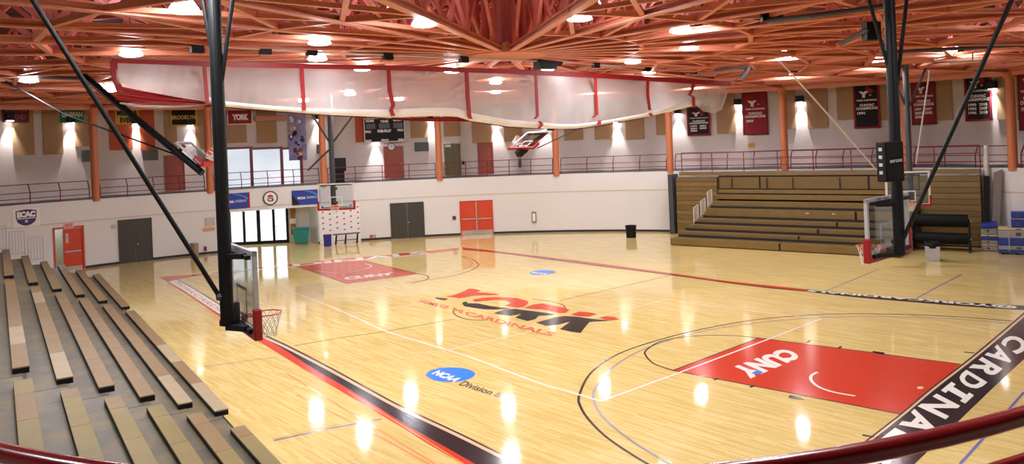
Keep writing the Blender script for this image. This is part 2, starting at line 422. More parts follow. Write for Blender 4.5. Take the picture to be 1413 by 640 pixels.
tag(MB().box(q - gd * .35 - V((0, 0, .9)), gd * .55, gn * .02, V((0, 0, 1.2))).build('pink_poster', M_pink), 'pink poster seen through the right glass door', 'poster')
# side panel beyond the doors: brown notice board and pale door
mb = MB(); a = plane_hit(402, 320, G1, gn); b = plane_hit(409, 320, G1, gn); 
mb.box(V((a.x, a.y, .5)) - gn * .14, V((b.x - a.x, b.y - a.y, 0)), gn * .04, V((0, 0, 1.75)))
nb = thing('notice_board', V((a.x, a.y, .5)), 'tall brown notice board beside the teal bin', 'notice board')
mb.build('board', mat('brown_cork', (160, 110, 50), .8), nb)
MB().box(V((a.x, a.y, 1.2)) - gn * .155 - gd * .05, V((b.x - a.x, b.y - a.y, 0)) + gd * .1, gn * .014, V((0, 0, .32))).build('sheet', M_letter, nb)
a = plane_hit(412, 320, G1, gn); b = plane_hit(426, 320, G1, gn)
dr = MB().box(V((a.x, a.y, .02)) - gn * .04, V((b.x - a.x, b.y - a.y, 0)), gn * .04, V((0, 0, 2.1))).build('door_4', mat('pale_blue_door_paint', (206, 216, 226), .4)); struct(dr, 'pale door behind the teal bin')
# unseen area light added to brighten the corridor
ld = bpy.data.lights.new('corridor_light', 'AREA'); ld.shape = 'RECTANGLE'; ld.size = 10; ld.size_y = 2.5; ld.energy = 480; ld.color = (.93, .97, 1)
lo = bpy.data.objects.new('corridor_light', ld); COL.objects.link(lo); lo.location = G0.lerp(G1, .4) + gn * 2 + V((0, 0, 3.1)); lo.rotation_euler = (0, 0, math.atan2(gd.y, gd.x))

# ---- door leaves in the lower wall
def door_leaf_set(name, u0, u1, vb, h, m, label, leaves=2, bars=False, kick=False, off=-.03, knob=True):
    a0, a1 = A(u0, vb), A(u1, vb); p0 = P(a0, off); p1 = P(a1, off); d = (p1 - p0); L = d.length; d.normalize(); n = V((-d.y, d.x, 0))
    if n.dot(V((C0.x, C0.y, 0)) - p0) < 0: n = -n      # n points to the court
    root = thing(name, p0.lerp(p1, .5), label, 'door'); root['kind'] = 'structure'
    fr = MB(); fr.box(p0 - d * .05 - n * .06, d * .06, n * .1, V((0, 0, h + .05))); fr.box(p1 - d * .01 - n * .06, d * .06, n * .1, V((0, 0, h + .05))); fr.box(p0 - d * .05 - n * .06 + V((0, 0, h)), d * (L + .1), n * .1, V((0, 0, .05)))
    fr.build('door_frame', m, root)
    w = L / leaves
    for k in range(leaves):
        q = p0 + d * (w * k + .012) - n * .03
        MB().box(q, d * (w - .024), n * .05, V((0, 0, h - .01))).build('leaf', m, root, bevel=.004)
        if bars:
            b = MB(); b.box(q + d * .06 + n * .05 + V((0, 0, h * .46)), d * (w - .14), n * .07, V((0, 0, .07))); b.build('push_bar', M_kick, root, bevel=.01)
        if kick: MB().box(q + d * .01 + n * .05 + V((0, 0, .01)), d * (w - .04), n * .006, V((0, 0, .27))).build('kick_plate', M_kick, root)
    if knob:
        MB().tube([p0 + d * (w + .08) + n * .02 + V((0, 0, 1.0)), p0 + d * (w + .08) + n * .1 + V((0, 0, 1.0))], [.03, .045], 10).build('door_knob', M_greym, root)
    if bars and leaves == 2:
        MB().box(p0 + d * (w - .035) + n * .02, d * .07, n * .05, V((0, 0, h))).build('center_mullion', M_kick, root)
    return root
door_leaf_set('door_1', 166, 210, 362, 2.35, M_door_dark, 'dark brown double doors in the white wall near the open red door')
door_leaf_set('door_2', 541, 585.5, 329, 2.2, M_door_dark, 'dark brown double doors right of the patterned sponsor wall')
door_leaf_set('door_3', 637, 680.5, 324.5, 2.12, M_door_red, 'bright red double doors with push bars and metal kick plates', bars=True, kick=True, knob=False)
# open red door by the bleachers: pocket of corridor and the leaf standing half open
p0, p1 = P(aDL), P(aDR); d = (p1 - p0); L = d.length; d.normalize(); n = V((-d.y, d.x, 0))
if n.dot(V((C0.x, C0.y, 0)) - p0) > 0: n = -n          # n points out of the court
mb = MB(); q0 = p0 + n * 2.2 - d * .5; q1 = p1 + n * 2.2 + d * .6
vquad(mb, p0 + n * .25, q0, 0, 2.6); vquad(mb, q0, q1, 0, 2.6); vquad(mb, p1 + n * .25, q1, 0, 2.6)
mb.poly([p0 + V((0, 0, 2.6)), q0 + V((0, 0, 2.6)), q1 + V((0, 0, 2.6)), p1 + V((0, 0, 2.6))])
struct(mb.build('wall_side_corridor', M_greywall), 'pale grey corridor seen through the open red door')
root = thing('door_5', p0.lerp(p1, .5), 'open red door with push bar beside the near bleachers', 'door'); root['kind'] = 'structure'
fr = MB(); fr.box(p0 - n * .04, d * .09, n * .12, V((0, 0, DOORH + .06))); fr.box(p1 - d * .09 - n * .04, d * .09, n * .12, V((0, 0, DOORH + .06))); fr.box(p0 - n * .04 + V((0, 0, DOORH - .03)), d * L, n * .12, V((0, 0, .09))); fr.build('door_frame', M_door_red, root)
hinge = p1 - d * .1 + n * .02; ld_ = (-d * .93 + n * .1).normalized(); ln = V((-ld_.y, ld_.x, 0))
if ln.dot(n) > 0: ln = -ln
LW = L * .6
MB().box(hinge, ld_ * LW, -ln * .05, V((0, 0, DOORH - .06))).build('leaf', M_door_red, root)
b = MB(); b.box(hinge + ld_ * .08 + ln * .01 + V((0, 0, .95)), ld_ * (LW - .14), ln * .07, V((0, 0, .08))); b.build('push_bar', M_kick, root)
MB().box(hinge + ld_ * (LW * .72) + ln * .002 + V((0, 0, 1.45)), ld_ * .13, ln * .012, V((0, 0, .5))).build('vision_panel', M_frost if False else M_kick, root)
MB().box(hinge + ld_ * .03 + ln * .002, ld_ * (LW - .06), ln * .008, V((0, 0, .2))).build('kick_plate', M_kick, root)
ex = W(95, 311, -.05)
ht = thing('exit_sign', ex, 'pink lit exit sign above the open red door', 'exit sign')
tdir = d; 
MB().box(ex - d * .24 - V((0, 0, .13)), d * .48, n * .07, V((0, 0, .26))).build('sign_box', M_glow_red, ht)
t = MB(); put_text(t, 'EXIT', ex - d * .18 + V((0, 0, .09)) - n * .004, ex + d * .18 + V((0, 0, .09)) - n * .004, ex + d * .18 - V((0, 0, .09)) - n * .004, ex - d * .18 - V((0, 0, .09)) - n * .004); t.build('lettering', M_red_letter, ht)

sl_ = bpy.data.lights.new('side_corridor_fill', 'POINT'); sl_.energy = 38; sl_.shadow_soft_size = .3; sl_.color = (.95, 1, .96)  # added fill light without a fitting, brightens the corridor behind the open door
so_ = bpy.data.objects.new('side_corridor_fill', sl_); COL.objects.link(so_); so_.location = p0.lerp(p1, .3) + n * 1.2 + V((0, 0, 2.3))

# ================================================================== COURT MARKINGS (paint on the floor)
def paint(name, m, polys, z=.003):
    mb = MB()
    for p in polys: mb.poly([V((q.x, q.y, z)) for q in p])
    return mb.build(name, m, floor)
def line2(a, b, w):
    a = V((a.x, a.y, 0)); b = V((b.x, b.y, 0)); d = (b - a).normalized(); x = V((-d.y, d.x, 0)) * w / 2
    return [a - x, b - x, b + x, a + x]
def pline(pts, w):
    pts = [V((p.x, p.y, 0)) for p in pts]; n = len(pts); L_, R_ = [], []
    for k in range(n):
        d = V((0, 0, 0))
        if k: d += (pts[k] - pts[k - 1]).normalized()
        if k < n - 1: d += (pts[k + 1] - pts[k]).normalized()
        d.normalize(); x = V((-d.y, d.x, 0)) * w / 2; L_.append(pts[k] - x); R_.append(pts[k] + x)
    return [[L_[k], L_[k + 1], R_[k + 1], R_[k]] for k in range(n - 1)]
def fpts(px): return [F(u, v) for u, v in px]
def smooth(px, n=8):
    pts = [V((u, v)) for u, v in px]; out = []
    for k in range(len(pts) - 1):
        p0 = pts[max(k - 1, 0)]; p1 = pts[k]; p2 = pts[k + 1]; p3 = pts[min(k + 2, len(pts) - 1)]
        for j in range(n):
            t = j / n
            out.append(.5 * ((2 * p1) + (p2 - p0) * t + (2 * p0 - 5 * p1 + 4 * p2 - p3) * t * t + (3 * p1 - p0 - 3 * p2 + p3) * t ** 3))
    out.append(pts[-1]); return [F(p.x, p.y) for p in out]
def band(pxA, pxB): # region between two polylines
    a = smooth(pxA); b = smooth(pxB); n = min(len(a), len(b)); return [[a[k], a[k + 1], b[k + 1], b[k]] for k in range(n - 1)]

# keys
paint('free_throw_lane', M_red_paint, [fpts([(1047.3, 466.2), (928.6, 511.1), (1241.6, 571.2), (1326, 502.5)])], .002)
paint('free_throw_lane', M_red_paint, [fpts([(404, 365.7), (479.2, 391.2), (577.2, 377.5), (503, 359.4)])], .002)
ed = []
for q in ([(928.6, 511.1), (1241.6, 571.2)], [(1047.3, 466.2), (1326, 502.5)], [(928.6, 511.1), (1047.3, 466.2)]): ed += pline(fpts(q), .05)
for q in ([(404, 365.7), (479.2, 391.2)], [(503, 359.4), (577.2, 377.5)], [(479.2, 391.2), (577.2, 377.5)]): ed += pline(fpts(q), .05)
ed += pline(smooth([(1047.3, 466.2), (1010, 463), (960, 463.5), (915, 470), (892, 483), (891.5, 491), (903, 502), (928.6, 511.1)]), .05)
ed += pline(smooth([(577.2, 377.5), (588, 380), (591.5, 383), (585, 387), (568, 391)]), .05)
paint('lane_outline', M_navy_paint, ed, .004)
# lane marks
mk = []
for a, b in (((985, 524.5), (991, 522)), ((1035, 534.5), (1041, 532)), ((1114, 472.5), (1118, 470)), ((1157, 480.5), (1161, 478)), ((1190, 600.5), (1206, 603)), ((1330, 486), (1345, 487))): mk += pline(fpts([a, b]), .06)
mk.append(fpts([(1090, 545.5), (1106, 549), (1110, 552), (1088, 549)])); mk.append(fpts([(1203, 485.5), (1205, 484.6), (1221, 486.8), (1218, 489.5)]))
paint('lane_block', M_black_paint, mk, .008)
# three point arcs
paint('three_point_line', M_navy_paint, pline(smooth([(1396, 443), (1330, 437.5), (1253, 434), (1180, 433), (1120, 434.5), (1040, 441.5), (960, 456), (899, 472), (850, 490), (815, 515), (799.5, 545), (801, 561), (815, 582), (842, 607), (890, 638), (925, 655)]), .06), .004)
paint('three_point_line', M_grey_line, pline(smooth([(1390, 446), (1330, 441), (1253, 437.5), (1180, 436.5), (1110, 439.5), (1040, 446), (960, 459), (893, 480), (848, 505), (822, 535), (819.5, 552), (828, 570), (850, 592), (880, 614), (922, 639), (940, 650)]), .06), .004)
paint('three_point_line', M_navy_paint, pline(smooth([(636, 353), (652, 358), (660.5, 365), (654, 371), (638, 377), (612, 383), (560, 390)]), .05), .004)
paint('three_point_line', M_grey_line, pline(smooth([(640, 356), (650, 361), (651, 365), (643, 370), (625, 376)]), .05), .004)
# volleyball lines
wl = []
wl += pline(smooth([(396, 400), (410, 405), (480, 433), (533, 457), (617, 483.2), (660, 497), (740, 527), (795, 543.5), (829, 553.6)]), .06)
wl += pline(smooth([(829, 553.6), (935, 515), (1047, 473), (1133.7, 439.5)]), .06)
paint('volleyball_line', M_white_paint, wl, .006)
wl = pline(smooth([(617, 483.2), (700, 465), (856, 429), (919.6, 413)]), .05) + pline(smooth([(560, 488), (617, 483.2)]), .02)
wl += pline(smooth([(720, 381), (767, 388), (839, 399.5), (919.6, 413), (1020, 427), (1133.7, 439.5)]), .05)
wl += pline(smooth([(480, 433), (540, 425.6), (581, 418.7), (700, 400.3), (767, 388)]), .045) + pline(smooth([(380, 401.5), (396, 400), (475, 391.5)]), .045)
paint('volleyball_line', M_faint, wl, .006)
# half court line and circle
paint('half_court_line', M_navy_paint, pline(smooth([(407, 477), (470, 466), (533, 457), (627.7, 440)]), .035) + pline(smooth([(771.9, 414.7), (839, 399.8), (900, 385.5), (925, 380)]), .035) +
      pline(smooth([(629, 425), (625.5, 430), (631, 436), (645, 440.5), (668, 442)]), .045) + pline(smooth([(735, 412.5), (760, 416), (775, 420), (780, 425), (776, 430)]), .045), .004)
# charge circles
paint('restricted_arc', M_white_paint, pline(smooth([(1128, 513.5), (1120, 518), (1119.5, 525), (1130, 534), (1150, 541), (1180, 546.5)]), .07), .006)
paint('restricted_arc', M_white_paint, pline(smooth([(436.5, 373), (450, 375.5), (475, 376), (496, 373), (511, 368.5), (511, 366), (503, 364)]), .06), .006)
# near sideline bands
inner = [(368.8, 463.2), (400, 477.5), (460, 508.5), (510, 536), (560, 562.5), (640, 600), (720, 640), (760, 660)]
i2 = [(u - 2.2, v + 1.6) for u, v in inner]; i3 = [(u - 5.5 - k * .25, v + 3.2 + k * .1) for k, (u, v) in enumerate(inner)]
mid = [(363, 466), (390, 481), (440, 513), (480, 536), (560, 586), (600, 608.5), (645, 634), (690, 660)]
outr = [(356, 470.5), (385, 488), (430, 516), (475, 542.5), (552, 588), (590, 612), (628, 634), (670, 660)]
paint('sideline_band', M_navy_paint, band(inner, i2), .0035); paint('sideline_band', M_tan_line, band(i2, i3), .0035)
paint('sideline_band', M_black_paint, band(i3, mid), .003); paint('sideline_band', M_red_paint, band(mid, outr), .003)
# near sideline, left stretch: red edge, white lettered panel
paint('sideline_band', M_red_paint, band([(230, 389), (250, 401), (280, 421), (310, 441.5), (335, 457), (357, 470.5)], [(232, 388.2), (252.5, 400), (283, 420), (313, 439.5), (338, 455), (363, 466)]), .003)
paint('lettered_band', M_white_paint, band([(232, 388.2), (252.5, 400), (283, 420), (313, 439.5), (338, 455)], [(244, 386), (266, 398), (300, 419), (332, 439), (352, 452)]), .003)
paint('sideline_band', M_navy_paint, band([(244, 386), (266, 398), (300, 419), (332, 439), (368, 463)], [(246, 386), (268.5, 398), (303, 419), (334.5, 438.5), (369.5, 462.6)]), .0035)
t = MB(); put_text(t, 'YORKCARDINALS', F(247, 389.5), F(344, 450), F(333, 450), F(239.5, 389.5), V((0, 0, .004)), .0); t.build('court_lettering', painted('faded_red_lettering', (196, 120, 116)), floor)
paint('corner_block', M_red_paint, [fpts([(219, 382), (262, 379), (271, 380), (246, 385.5), (232, 388.5)])], .003)
# far baseline band
far_o = [(262, 379), (300, 375), (350, 370), (404, 364), (460, 358), (510, 353.5), (570, 348), (634, 341.5)]
far_i = [(268, 380.7), (304, 377), (354, 372), (408, 366.4), (463, 361), (513, 356.6), (573, 351.3), (633, 345)]
paint('baseline_band', M_red_paint, band(far_o, far_i), .003)
t = MB(); put_text(t, 'CARDINALS', F(278, 377), F(588, 346), F(592, 350.3), F(282, 379.2), V((0, 0, .005)), .04); t.build('court_lettering', M_white_paint, floor)
# far sideline band: red then black lettered
fo = [(637, 341), (680, 345.5), (760, 355), (833, 364), (920, 376), (1000, 387), (1060, 393.5), (1113, 399)]
fi = [(640, 345), (682, 348.6), (760, 358.4), (833, 368), (920, 379), (1000, 390), (1060, 397.5), (1113, 402.5)]
fm = [tuple((a + b) / 2 for a, b in zip(p, q)) for p, q in zip(fo, fi)]
paint('sideline_band', M_red_paint, band(fo, fm), .003); paint('sideline_band', painted('dark_red_paint', (120, 44, 40)), band(fm, fi), .003)
bo = [(1113, 399), (1180, 405.5), (1253, 411.5), (1330, 417), (1420, 422)]; bi = [(1113, 402.5), (1180, 410), (1253, 416.3), (1330, 422.5), (1420, 428.2)]
paint('sideline_band', M_black_paint, band(bo, bi), .003)
t = MB(); put_text(t, '@YORKCARDINALS', F(1404, 426.6), F(1112, 402), F(1116, 399.6), F(1403, 421.8), V((0, 0, .005)), .04); t.build('court_lettering', M_white_paint, floor)
# right baseline band, black with white letters
ri = [(1425, 421), (1412, 431.6), (1344, 489), (1284, 535.5), (1241, 571.5), (1185, 615), (1130, 656)]
r1 = [(u + 3, v + .6) for u, v in ri]; r1b = [(u + 6.5, v + 1.3) for u, v in ri]
ro = [(1480, 437), (1440, 471), (1380, 526), (1330, 574), (1300, 603.5), (1262, 640), (1240, 660)]
paint('baseline_band', M_navy_paint, band(ri, r1), .0035); paint('baseline_band', M_tan_line, band(r1, r1b), .0035); paint('baseline_band', M_black_paint, band(r1b, ro), .003)
cl = [((1385, 463), (1408, 488)), ((1364, 482), (1394, 503)), ((1344, 500), (1375, 521)), ((1322, 519), (1354, 539)), ((1305, 533), (1338, 551)), ((1277, 551), (1319, 572)), ((1245, 577), (1297, 596)), ((1215, 604), (1268, 622)), ((1180, 625), (1240, 650))]
t = MB(); ol = MB()
lead = [V((1397, 458)), V((1378, 474)), V((1357, 491)), V((1335, 509)), V((1316.5, 524)), V((1295, 541.5)), V((1264, 562)), V((1238, 588)), V((1203, 615)), V((1163, 645))]
trail = [V((1427, 475)), V((1405, 493)), V((1387, 508.5)), V((1366, 527.5)), V((1347, 543)), V((1329, 559.5)), V((1306, 581.5)), V((1275, 606)), V((1244, 632)), V((1206, 664))]
for k, ch in enumerate('CARDINALS'):
    a0 = lead[k].lerp(lead[k + 1], .08); a1 = lead[k].lerp(lead[k + 1], .93); b0 = trail[k].lerp(trail[k + 1], .08); b1 = trail[k].lerp(trail[k + 1], .93)
    # letter tops face the far sideline (right of the picture): text reads down along the baseline
    tl, tr, br, bl = F(b0.x, b0.y), F(b1.x, b1.y), F(a1.x, a1.y), F(a0.x, a0.y)
    if ch == 'I':
        g = lambda x, y: (tl.lerp(tr, x)).lerp(bl.lerp(br, x), 1 - y) + V((0, 0, .005))
        for x0_, x1_, y0_, y1_ in ((.1, .9, 0, .2), (.1, .9, .8, 1), (.32, .68, .2, .8)): t.poly([g(x0_, y0_), g(x1_, y0_), g(x1_, y1_), g(x0_, y1_)])
        continue
    put_text(t, ch, tl.lerp(bl, .06), tr.lerp(br, .06), br, bl, V((0, 0, .005)), .035)
t.build('court_lettering', M_white_paint, floor)
# CUNY in the right lane: letters read from the free throw line side
t = MB(); put_text(t, 'CUNY', F(1108, 492), F(1036, 522.5), F(1004, 509), F(1082, 480), V((0, 0, .006)), .06); t.build('court_lettering', M_white_paint, floor)
paint('small_mark', M_blue_logo, [fpts([(1036, 516), (1043, 511.5), (1050, 512), (1054, 514.5), (1047, 516)])], .007)
t = MB(); put_text(t, 'CUNY', F(472, 383), F(543.5, 375.5), F(545, 378.7), F(478, 386.5), V((0, 0, .006)), .06); t.build('court_lettering', M_white_paint, floor)
paint('floor_plate', mat('brass_floor_plate', (226, 190, 130), .3), [fpts([(1265, 535), (1268, 533.2), (1273, 533.5), (1275, 535), (1272, 536.8), (1267, 536.8)])], .004)
# centre logo: two-tone slanted letters
def px(pts, s=4.416, ox=560, oy=370): return fpts([(ox + x / s, oy + y / s) for x, y in pts])
red = [[(245, 172), (285, 166), (345, 145), (385, 124), (420, 127), (458, 136), (430, 147), (480, 150), (545, 156), (570, 163), (470, 165), (400, 170), (325, 184)],
       [(405, 192), (470, 180), (580, 176), (680, 183), (740, 200), (748, 213), (720, 236), (680, 240), (600, 230), (640, 213), (615, 197), (540, 193), (420, 205)],
       [(720, 242), (775, 222), (830, 215), (900, 228), (960, 240), (998, 256), (975, 272), (930, 274), (885, 262), (835, 252), (790, 250)],
       [(1003, 283), (1055, 265), (1110, 268), (1165, 280), (1115, 295), (1060, 295)],
       [(1175, 303), (1220, 293), (1270, 298), (1303, 312), (1262, 318), (1215, 314)]]
blk = [[(176, 181), (190, 178), (262, 187), (240, 195), (212, 194)],
       [(343, 216), (352, 206), (375, 205), (375, 214), (440, 215), (520, 232), (640, 245), (570, 252), (480, 250), (420, 243), (358, 232)],
       [(535, 275), (600, 252), (660, 248), (760, 260), (910, 280), (860, 288), (810, 290), (790, 310), (740, 322), (665, 302), (705, 278), (640, 290)],
       [(795, 332), (855, 315), (905, 300), (965, 292), (1040, 296), (1100, 305), (1245, 320), (1120, 328), (1090, 362), (1065, 395), (1010, 388), (938, 372), (975, 345), (1005, 325), (925, 345), (850, 350)]]
paint('center_logo', M_red_paint, [px(p) for p in red], .007)
paint('center_logo', M_black_paint, [px(p) for p in blk], .007)
t = MB()
ptsA = [(72, 190), (290, 235), (420, 275), (610, 320), (790, 372), (905, 395)]; ptsB = [(82, 207), (280, 258), (410, 298), (600, 340), (780, 392), (880, 415)]
put_text(t, 'HOME OF', *px([(95, 190), (265, 232), (258, 252), (75, 207)]), lift=V((0, 0, .006)), bold=.03)
put_text(t, 'THE', *px([(285, 238), (355, 257), (345, 278), (275, 257)]), lift=V((0, 0, .006)), bold=.03)
put_text(t, 'CARDINALS', *px([(370, 262), (918, 395), (885, 416), (355, 284)]), lift=V((0, 0, .006)), bold=.03)
t.build('court_lettering', painted('worn_red_lettering', (222, 112, 82)), floor)
# oval association marks with lettering
def oval(px_, name):
    mb = MB(); mb.poly([V((q.x, q.y, .005)) for q in smooth(px_ + [px_[0]], 6)[:-1]]); mb.build(name, M_blue_logo, floor)
oval([(587, 518), (594, 511), (612, 507.3), (635, 507.5), (650, 511), (655.5, 516), (650, 521.5), (636, 526), (620, 527), (600, 525)], 'oval_mark')
t = MB(); put_text(t, 'NCAA', F(606, 511), F(640, 523.5), F(626, 527.5), F(595, 516), V((0, 0, .008)), .05); t.build('court_lettering', M_white_paint, floor)
t = MB(); put_text(t, 'Division III', F(642, 525.5), F(698, 544.5), F(690, 549.5), F(632, 531), V((0, 0, .006)), .02); t.build('court_lettering', painted('faded_lettering', (96, 84, 70)), floor)
oval([(730, 376), (738, 373.6), (752, 372.5), (765, 374), (766, 376), (758, 378), (745, 379), (734, 378.5)], 'oval_mark')
t = MB(); put_text(t, 'NCAA', F(736, 375), F(757, 377.6), F(752, 378.7), F(731, 376.8), V((0, 0, .008)), .05); t.build('court_lettering', M_white_paint, floor)
# cross court lines outside the main court
paint('cross_court_line', M_blue_line, pline(fpts([(378, 608), (450, 592), (527, 578)]), .05) + pline(fpts([(1413, 541), (1370, 590), (1325, 640)]), .05) + pline(fpts([(280, 506), (340, 498), (385, 492)]), .03) +
      pline(fpts([(1264, 412), (1295, 395), (1328, 378)]), .04) + pline(fpts([(1138, 402), (1175, 387), (1213, 371)]), .035), .004)
paint('cross_court_line', M_orange_line, pline(fpts([(410, 545), (520, 600), (600, 645)]), .05) + pline(fpts([(480, 540), (640, 640)]), .03) + pline(fpts([(376, 606), (470, 585)]), .03) + pline(fpts([(395, 515), (600, 640)]), .045), .004)

# ================================================================== COLUMNS, RAILINGS, UPPER WALL
def zedge(a): return 8.1 + .45 * math.cos(a - math.radians(190))
col_px = [(133, 275), (290, 255), (447, 250), (607, 250), (768, 243), (925, 238), (1083, 233), (1251, 233), (1397, 232)]
col_a = [A(u, v) for u, v in col_px]
col_a = [col_a[0] + math.radians(25), col_a[0] + math.radians(12.5)] + col_a + [col_a[-1] - math.radians(12), col_a[-1] - math.radians(24)]
for a in col_a:
    mb = MB(); c = P(a, .06, DECK - .12); h = zedge(a) - c.z + .05
    mb.lathe([(.2, 0), (.2, h - .25), (.27, h - .2), (.27, h)], c, 20, cap=True)
    o = mb.build('column', M_column, smooth=False); struct(o, 'orange round steel column at the concourse edge'); o['group'] = 'orange columns round the concourse'
# railings, one per bay between columns
for k in range(len(col_a) - 1):
    a0, a1 = col_a[k] - math.radians(.55), col_a[k + 1] + math.radians(.55)
    r = thing('concourse_railing', P((a0 + a1) / 2, .2, DECK), 'maroon pipe railing along the concourse edge between two orange columns', 'railing', 'concourse railings between the columns')
    n = max(3, round((a0 - a1) * R0 / 1.5)); m = 10
    arc = lambda off, z: [P(a0 + (a1 - a0) * j / m, off, z) for j in range(m + 1)]
    MB().tube(arc(.46, DECK + 1.0), .025, 6).build('top_rail', M_rail, r)
    MB().tube(arc(.2, DECK + .58), .022, 6).build('rail', M_rail, r); MB().tube(arc(.2, DECK + .28), .022, 6).build('rail', M_rail, r)
    for j in range(n + 1):
        a = a0 + (a1 - a0) * j / n
        MB().tube([P(a, .2, DECK), P(a, .2, DECK + .62), P(a, .46, DECK + 1.0)], .028, 6).build('post', M_rail, r)

OFFW = 4.0
def wframe(u, v, off=OFFW - .02):
    p = W(u, v, off); a = ang(p); t = (P(a - .004, off) - P(a + .004, off)).normalized(); return p, t, V((t.y, -t.x, 0))   # point, rightwards tangent (as seen from the court), inward normal
def wplate(u0, v0, u1, v1, th=.05, off=OFFW - .01):
    """flat plate on the upper wall covering a measured rectangle: corner, right vector, up vector, inward normal"""
    uc, vc = (u0 + u1) / 2, (v0 + v1) / 2
    p, tx, n = wframe(uc, vc, off); s = (p - CAM).dot(fw) / FPX
    k = abs(tx.dot(rt)) or 1; foresh = max(.35, abs(tx.dot((ray(uc, vc).cross(V((0, 0, 1)))).normalized())))
    w = abs(u1 - u0) * s / foresh; h = abs(v1 - v0) * s
    p = p + n * (w * w / 8 / R0 + .004)
    return p - tx * w / 2 - V((0, 0, h / 2)), tx * w, V((0, 0, h)), n
def wbox(mb, u0, v0, u1, v1, th=.06, off=OFFW - .01, mo=0.0):
    o, ex, ez, n = wplate(u0, v0, u1, v1, th, off); mb.box(o + n * mo, ex, n * th, ez); return o + n * (th + mo), ex, ez, n
panels = [(19, 146, 44, 214), (61, 146, 84, 213), (104, 150, 126, 202), (228, 150, 243, 204), (270, 150, 286, 206), (313, 150, 339, 197), (355, 150, 381, 197), (566, 150, 590, 190), (612, 150, 635, 188),
          (651, 150, 678, 197), (695, 150, 720, 195), (778, 140, 804, 193), (820, 140, 845, 192), (863, 140, 888, 192), (905, 130, 918.5, 186), (989, 122, 1014, 184), (1079, 116, 1097, 178), (1115, 116, 1141, 177), (1156, 113, 1181, 165), (1212, 110, 1226, 166), (1240, 108, 1250, 168), (1289, 96, 1312, 166), (1377, 92, 1391, 165), (1405, 90, 1425, 165)]
for q in panels:
    mb = MB(); wbox(mb, *q, th=.08)
    tag(mb.build('acoustic_panel', M_panel), 'tan acoustic panel on the upper wall', 'wall panel', 'tan acoustic panels on the upper wall')
for q, lb in (((152, 150, 180, 207), 'orange panel behind the yellow sign, left of the wall light'), ((194, 150, 212, 207), 'narrow orange panel right of the yellow sign'), ((490, 150, 506, 196), 'orange panel beside the black scoreboard')):
    mb = MB(); wbox(mb, *q, th=.08); tag(mb.build('wall_panel', M_panel_or), lb, 'wall panel')
# wall washers: small black boxes throwing light down the wall
wash = [(12, 168), (97, 171), (187, 172), (262, 174), (438, 166), (518, 196), (594, 166), (685, 172), (752, 172), (851, 170), (936, 158), (1019, 146), (1105, 142), (1372, 124)]
for k, (u, v) in enumerate(wash):
    p, tx, n = wframe(u, v, OFFW - .02); z = p.z + .05
    t = thing('wall_light', p, 'small black box wall light washing the upper wall', 'wall light', 'box wall lights on the upper wall')
    MB().box(V((p.x, p.y, z)) - tx * .2 + n * .02, tx * .4, n * .3, V((0, 0, .38))).build('housing', M_blackm, t)
    MB().box(V((p.x, p.y, z - .02)) - tx * .16 + n * .06, tx * .32, n * .22, V((0, 0, .02))).build('lens', M_bulb if False else mat('washer_lens_glow', (255, 255, 255), emit=((255, 248, 255), 25.0)), t)
    l = bpy.data.lights.new('wall_wash', 'SPOT'); l.energy = 650; l.spot_size = math.radians(54); l.spot_blend = .8; l.shadow_soft_size = .08; l.color = (1, .97, 1)
    lo = bpy.data.objects.new('wall_wash', l); COL.objects.link(lo); lo.location = V((p.x, p.y, z - .06)) + n * .2
    aim = V((0, 0, -1)) - n * .12; lo.rotation_euler = aim.to_track_quat('-Z', 'Y').to_euler()
# ventilation grilles
for q, lb in (((114, 207, 134, 223), 'grey vent grille left of the first orange column'), ((198, 206, 217, 221), 'grey vent grille under the orange panel'), ((572, 196, 591.5, 208.5), 'dark green grille right of the wall clock'), ((437, 199, 444, 212), 'small grey vent grille beside the collage banner')):
    r = MB(); o, ex, ez, n = wbox(r, *q, th=.05); g = r.build('vent_grille', M_vent); tag(g, lb, 'vent')
    f = MB()
    for j in range(6): f.box(o + ez * (j + .3) / 6, ex, n * .03, ez * .06)
    f.build('louvre', M_darkg, g)
# doors of the concourse
for k, (q, m, lb) in enumerate((((230, 218, 252.5, 267), M_door_brn, 'rust red door left of the folded hoop'), ((531.5, 208, 556, 251), M_door_brn, 'rust red door under the wall clock'), ((615, 206, 635, 249), M_door_olive, 'olive double door right of an orange column'), ((661, 206, 680, 248), M_door_brn, 'rust red door right of the olive door'))):
    o, ex, ez, n = wplate(*q); o.z = DECK; ez = V((0, 0, 2.15)); 
    r = thing('door_%d' % (6 + k), o + ex * .5, lb, 'door'); r['kind'] = 'structure'
    nl = 2 if m is M_door_olive else 1
    for j in range(nl): MB().box(o + ex * (j / nl + .01), ex * (1 / nl - .02), n * .05, ez).build('leaf', m, r)
    f = MB(); exn = ex.normalized(); f.box(o - exn * .06, exn * .06, n * .09, ez + V((0, 0, .06))); f.box(o + ex, exn * .06, n * .09, ez + V((0, 0, .06))); f.box(o - exn * .06 + ez, ex + exn * .12, n * .09, V((0, 0, .06))); f.build('door_frame', m, r)
    MB().tube([o + ex * .88 + n * .05 + V((0, 0, 1)), o + ex * .88 + n * .12 + V((0, 0, 1))], .03, 8).build('door_knob', M_greym, r)
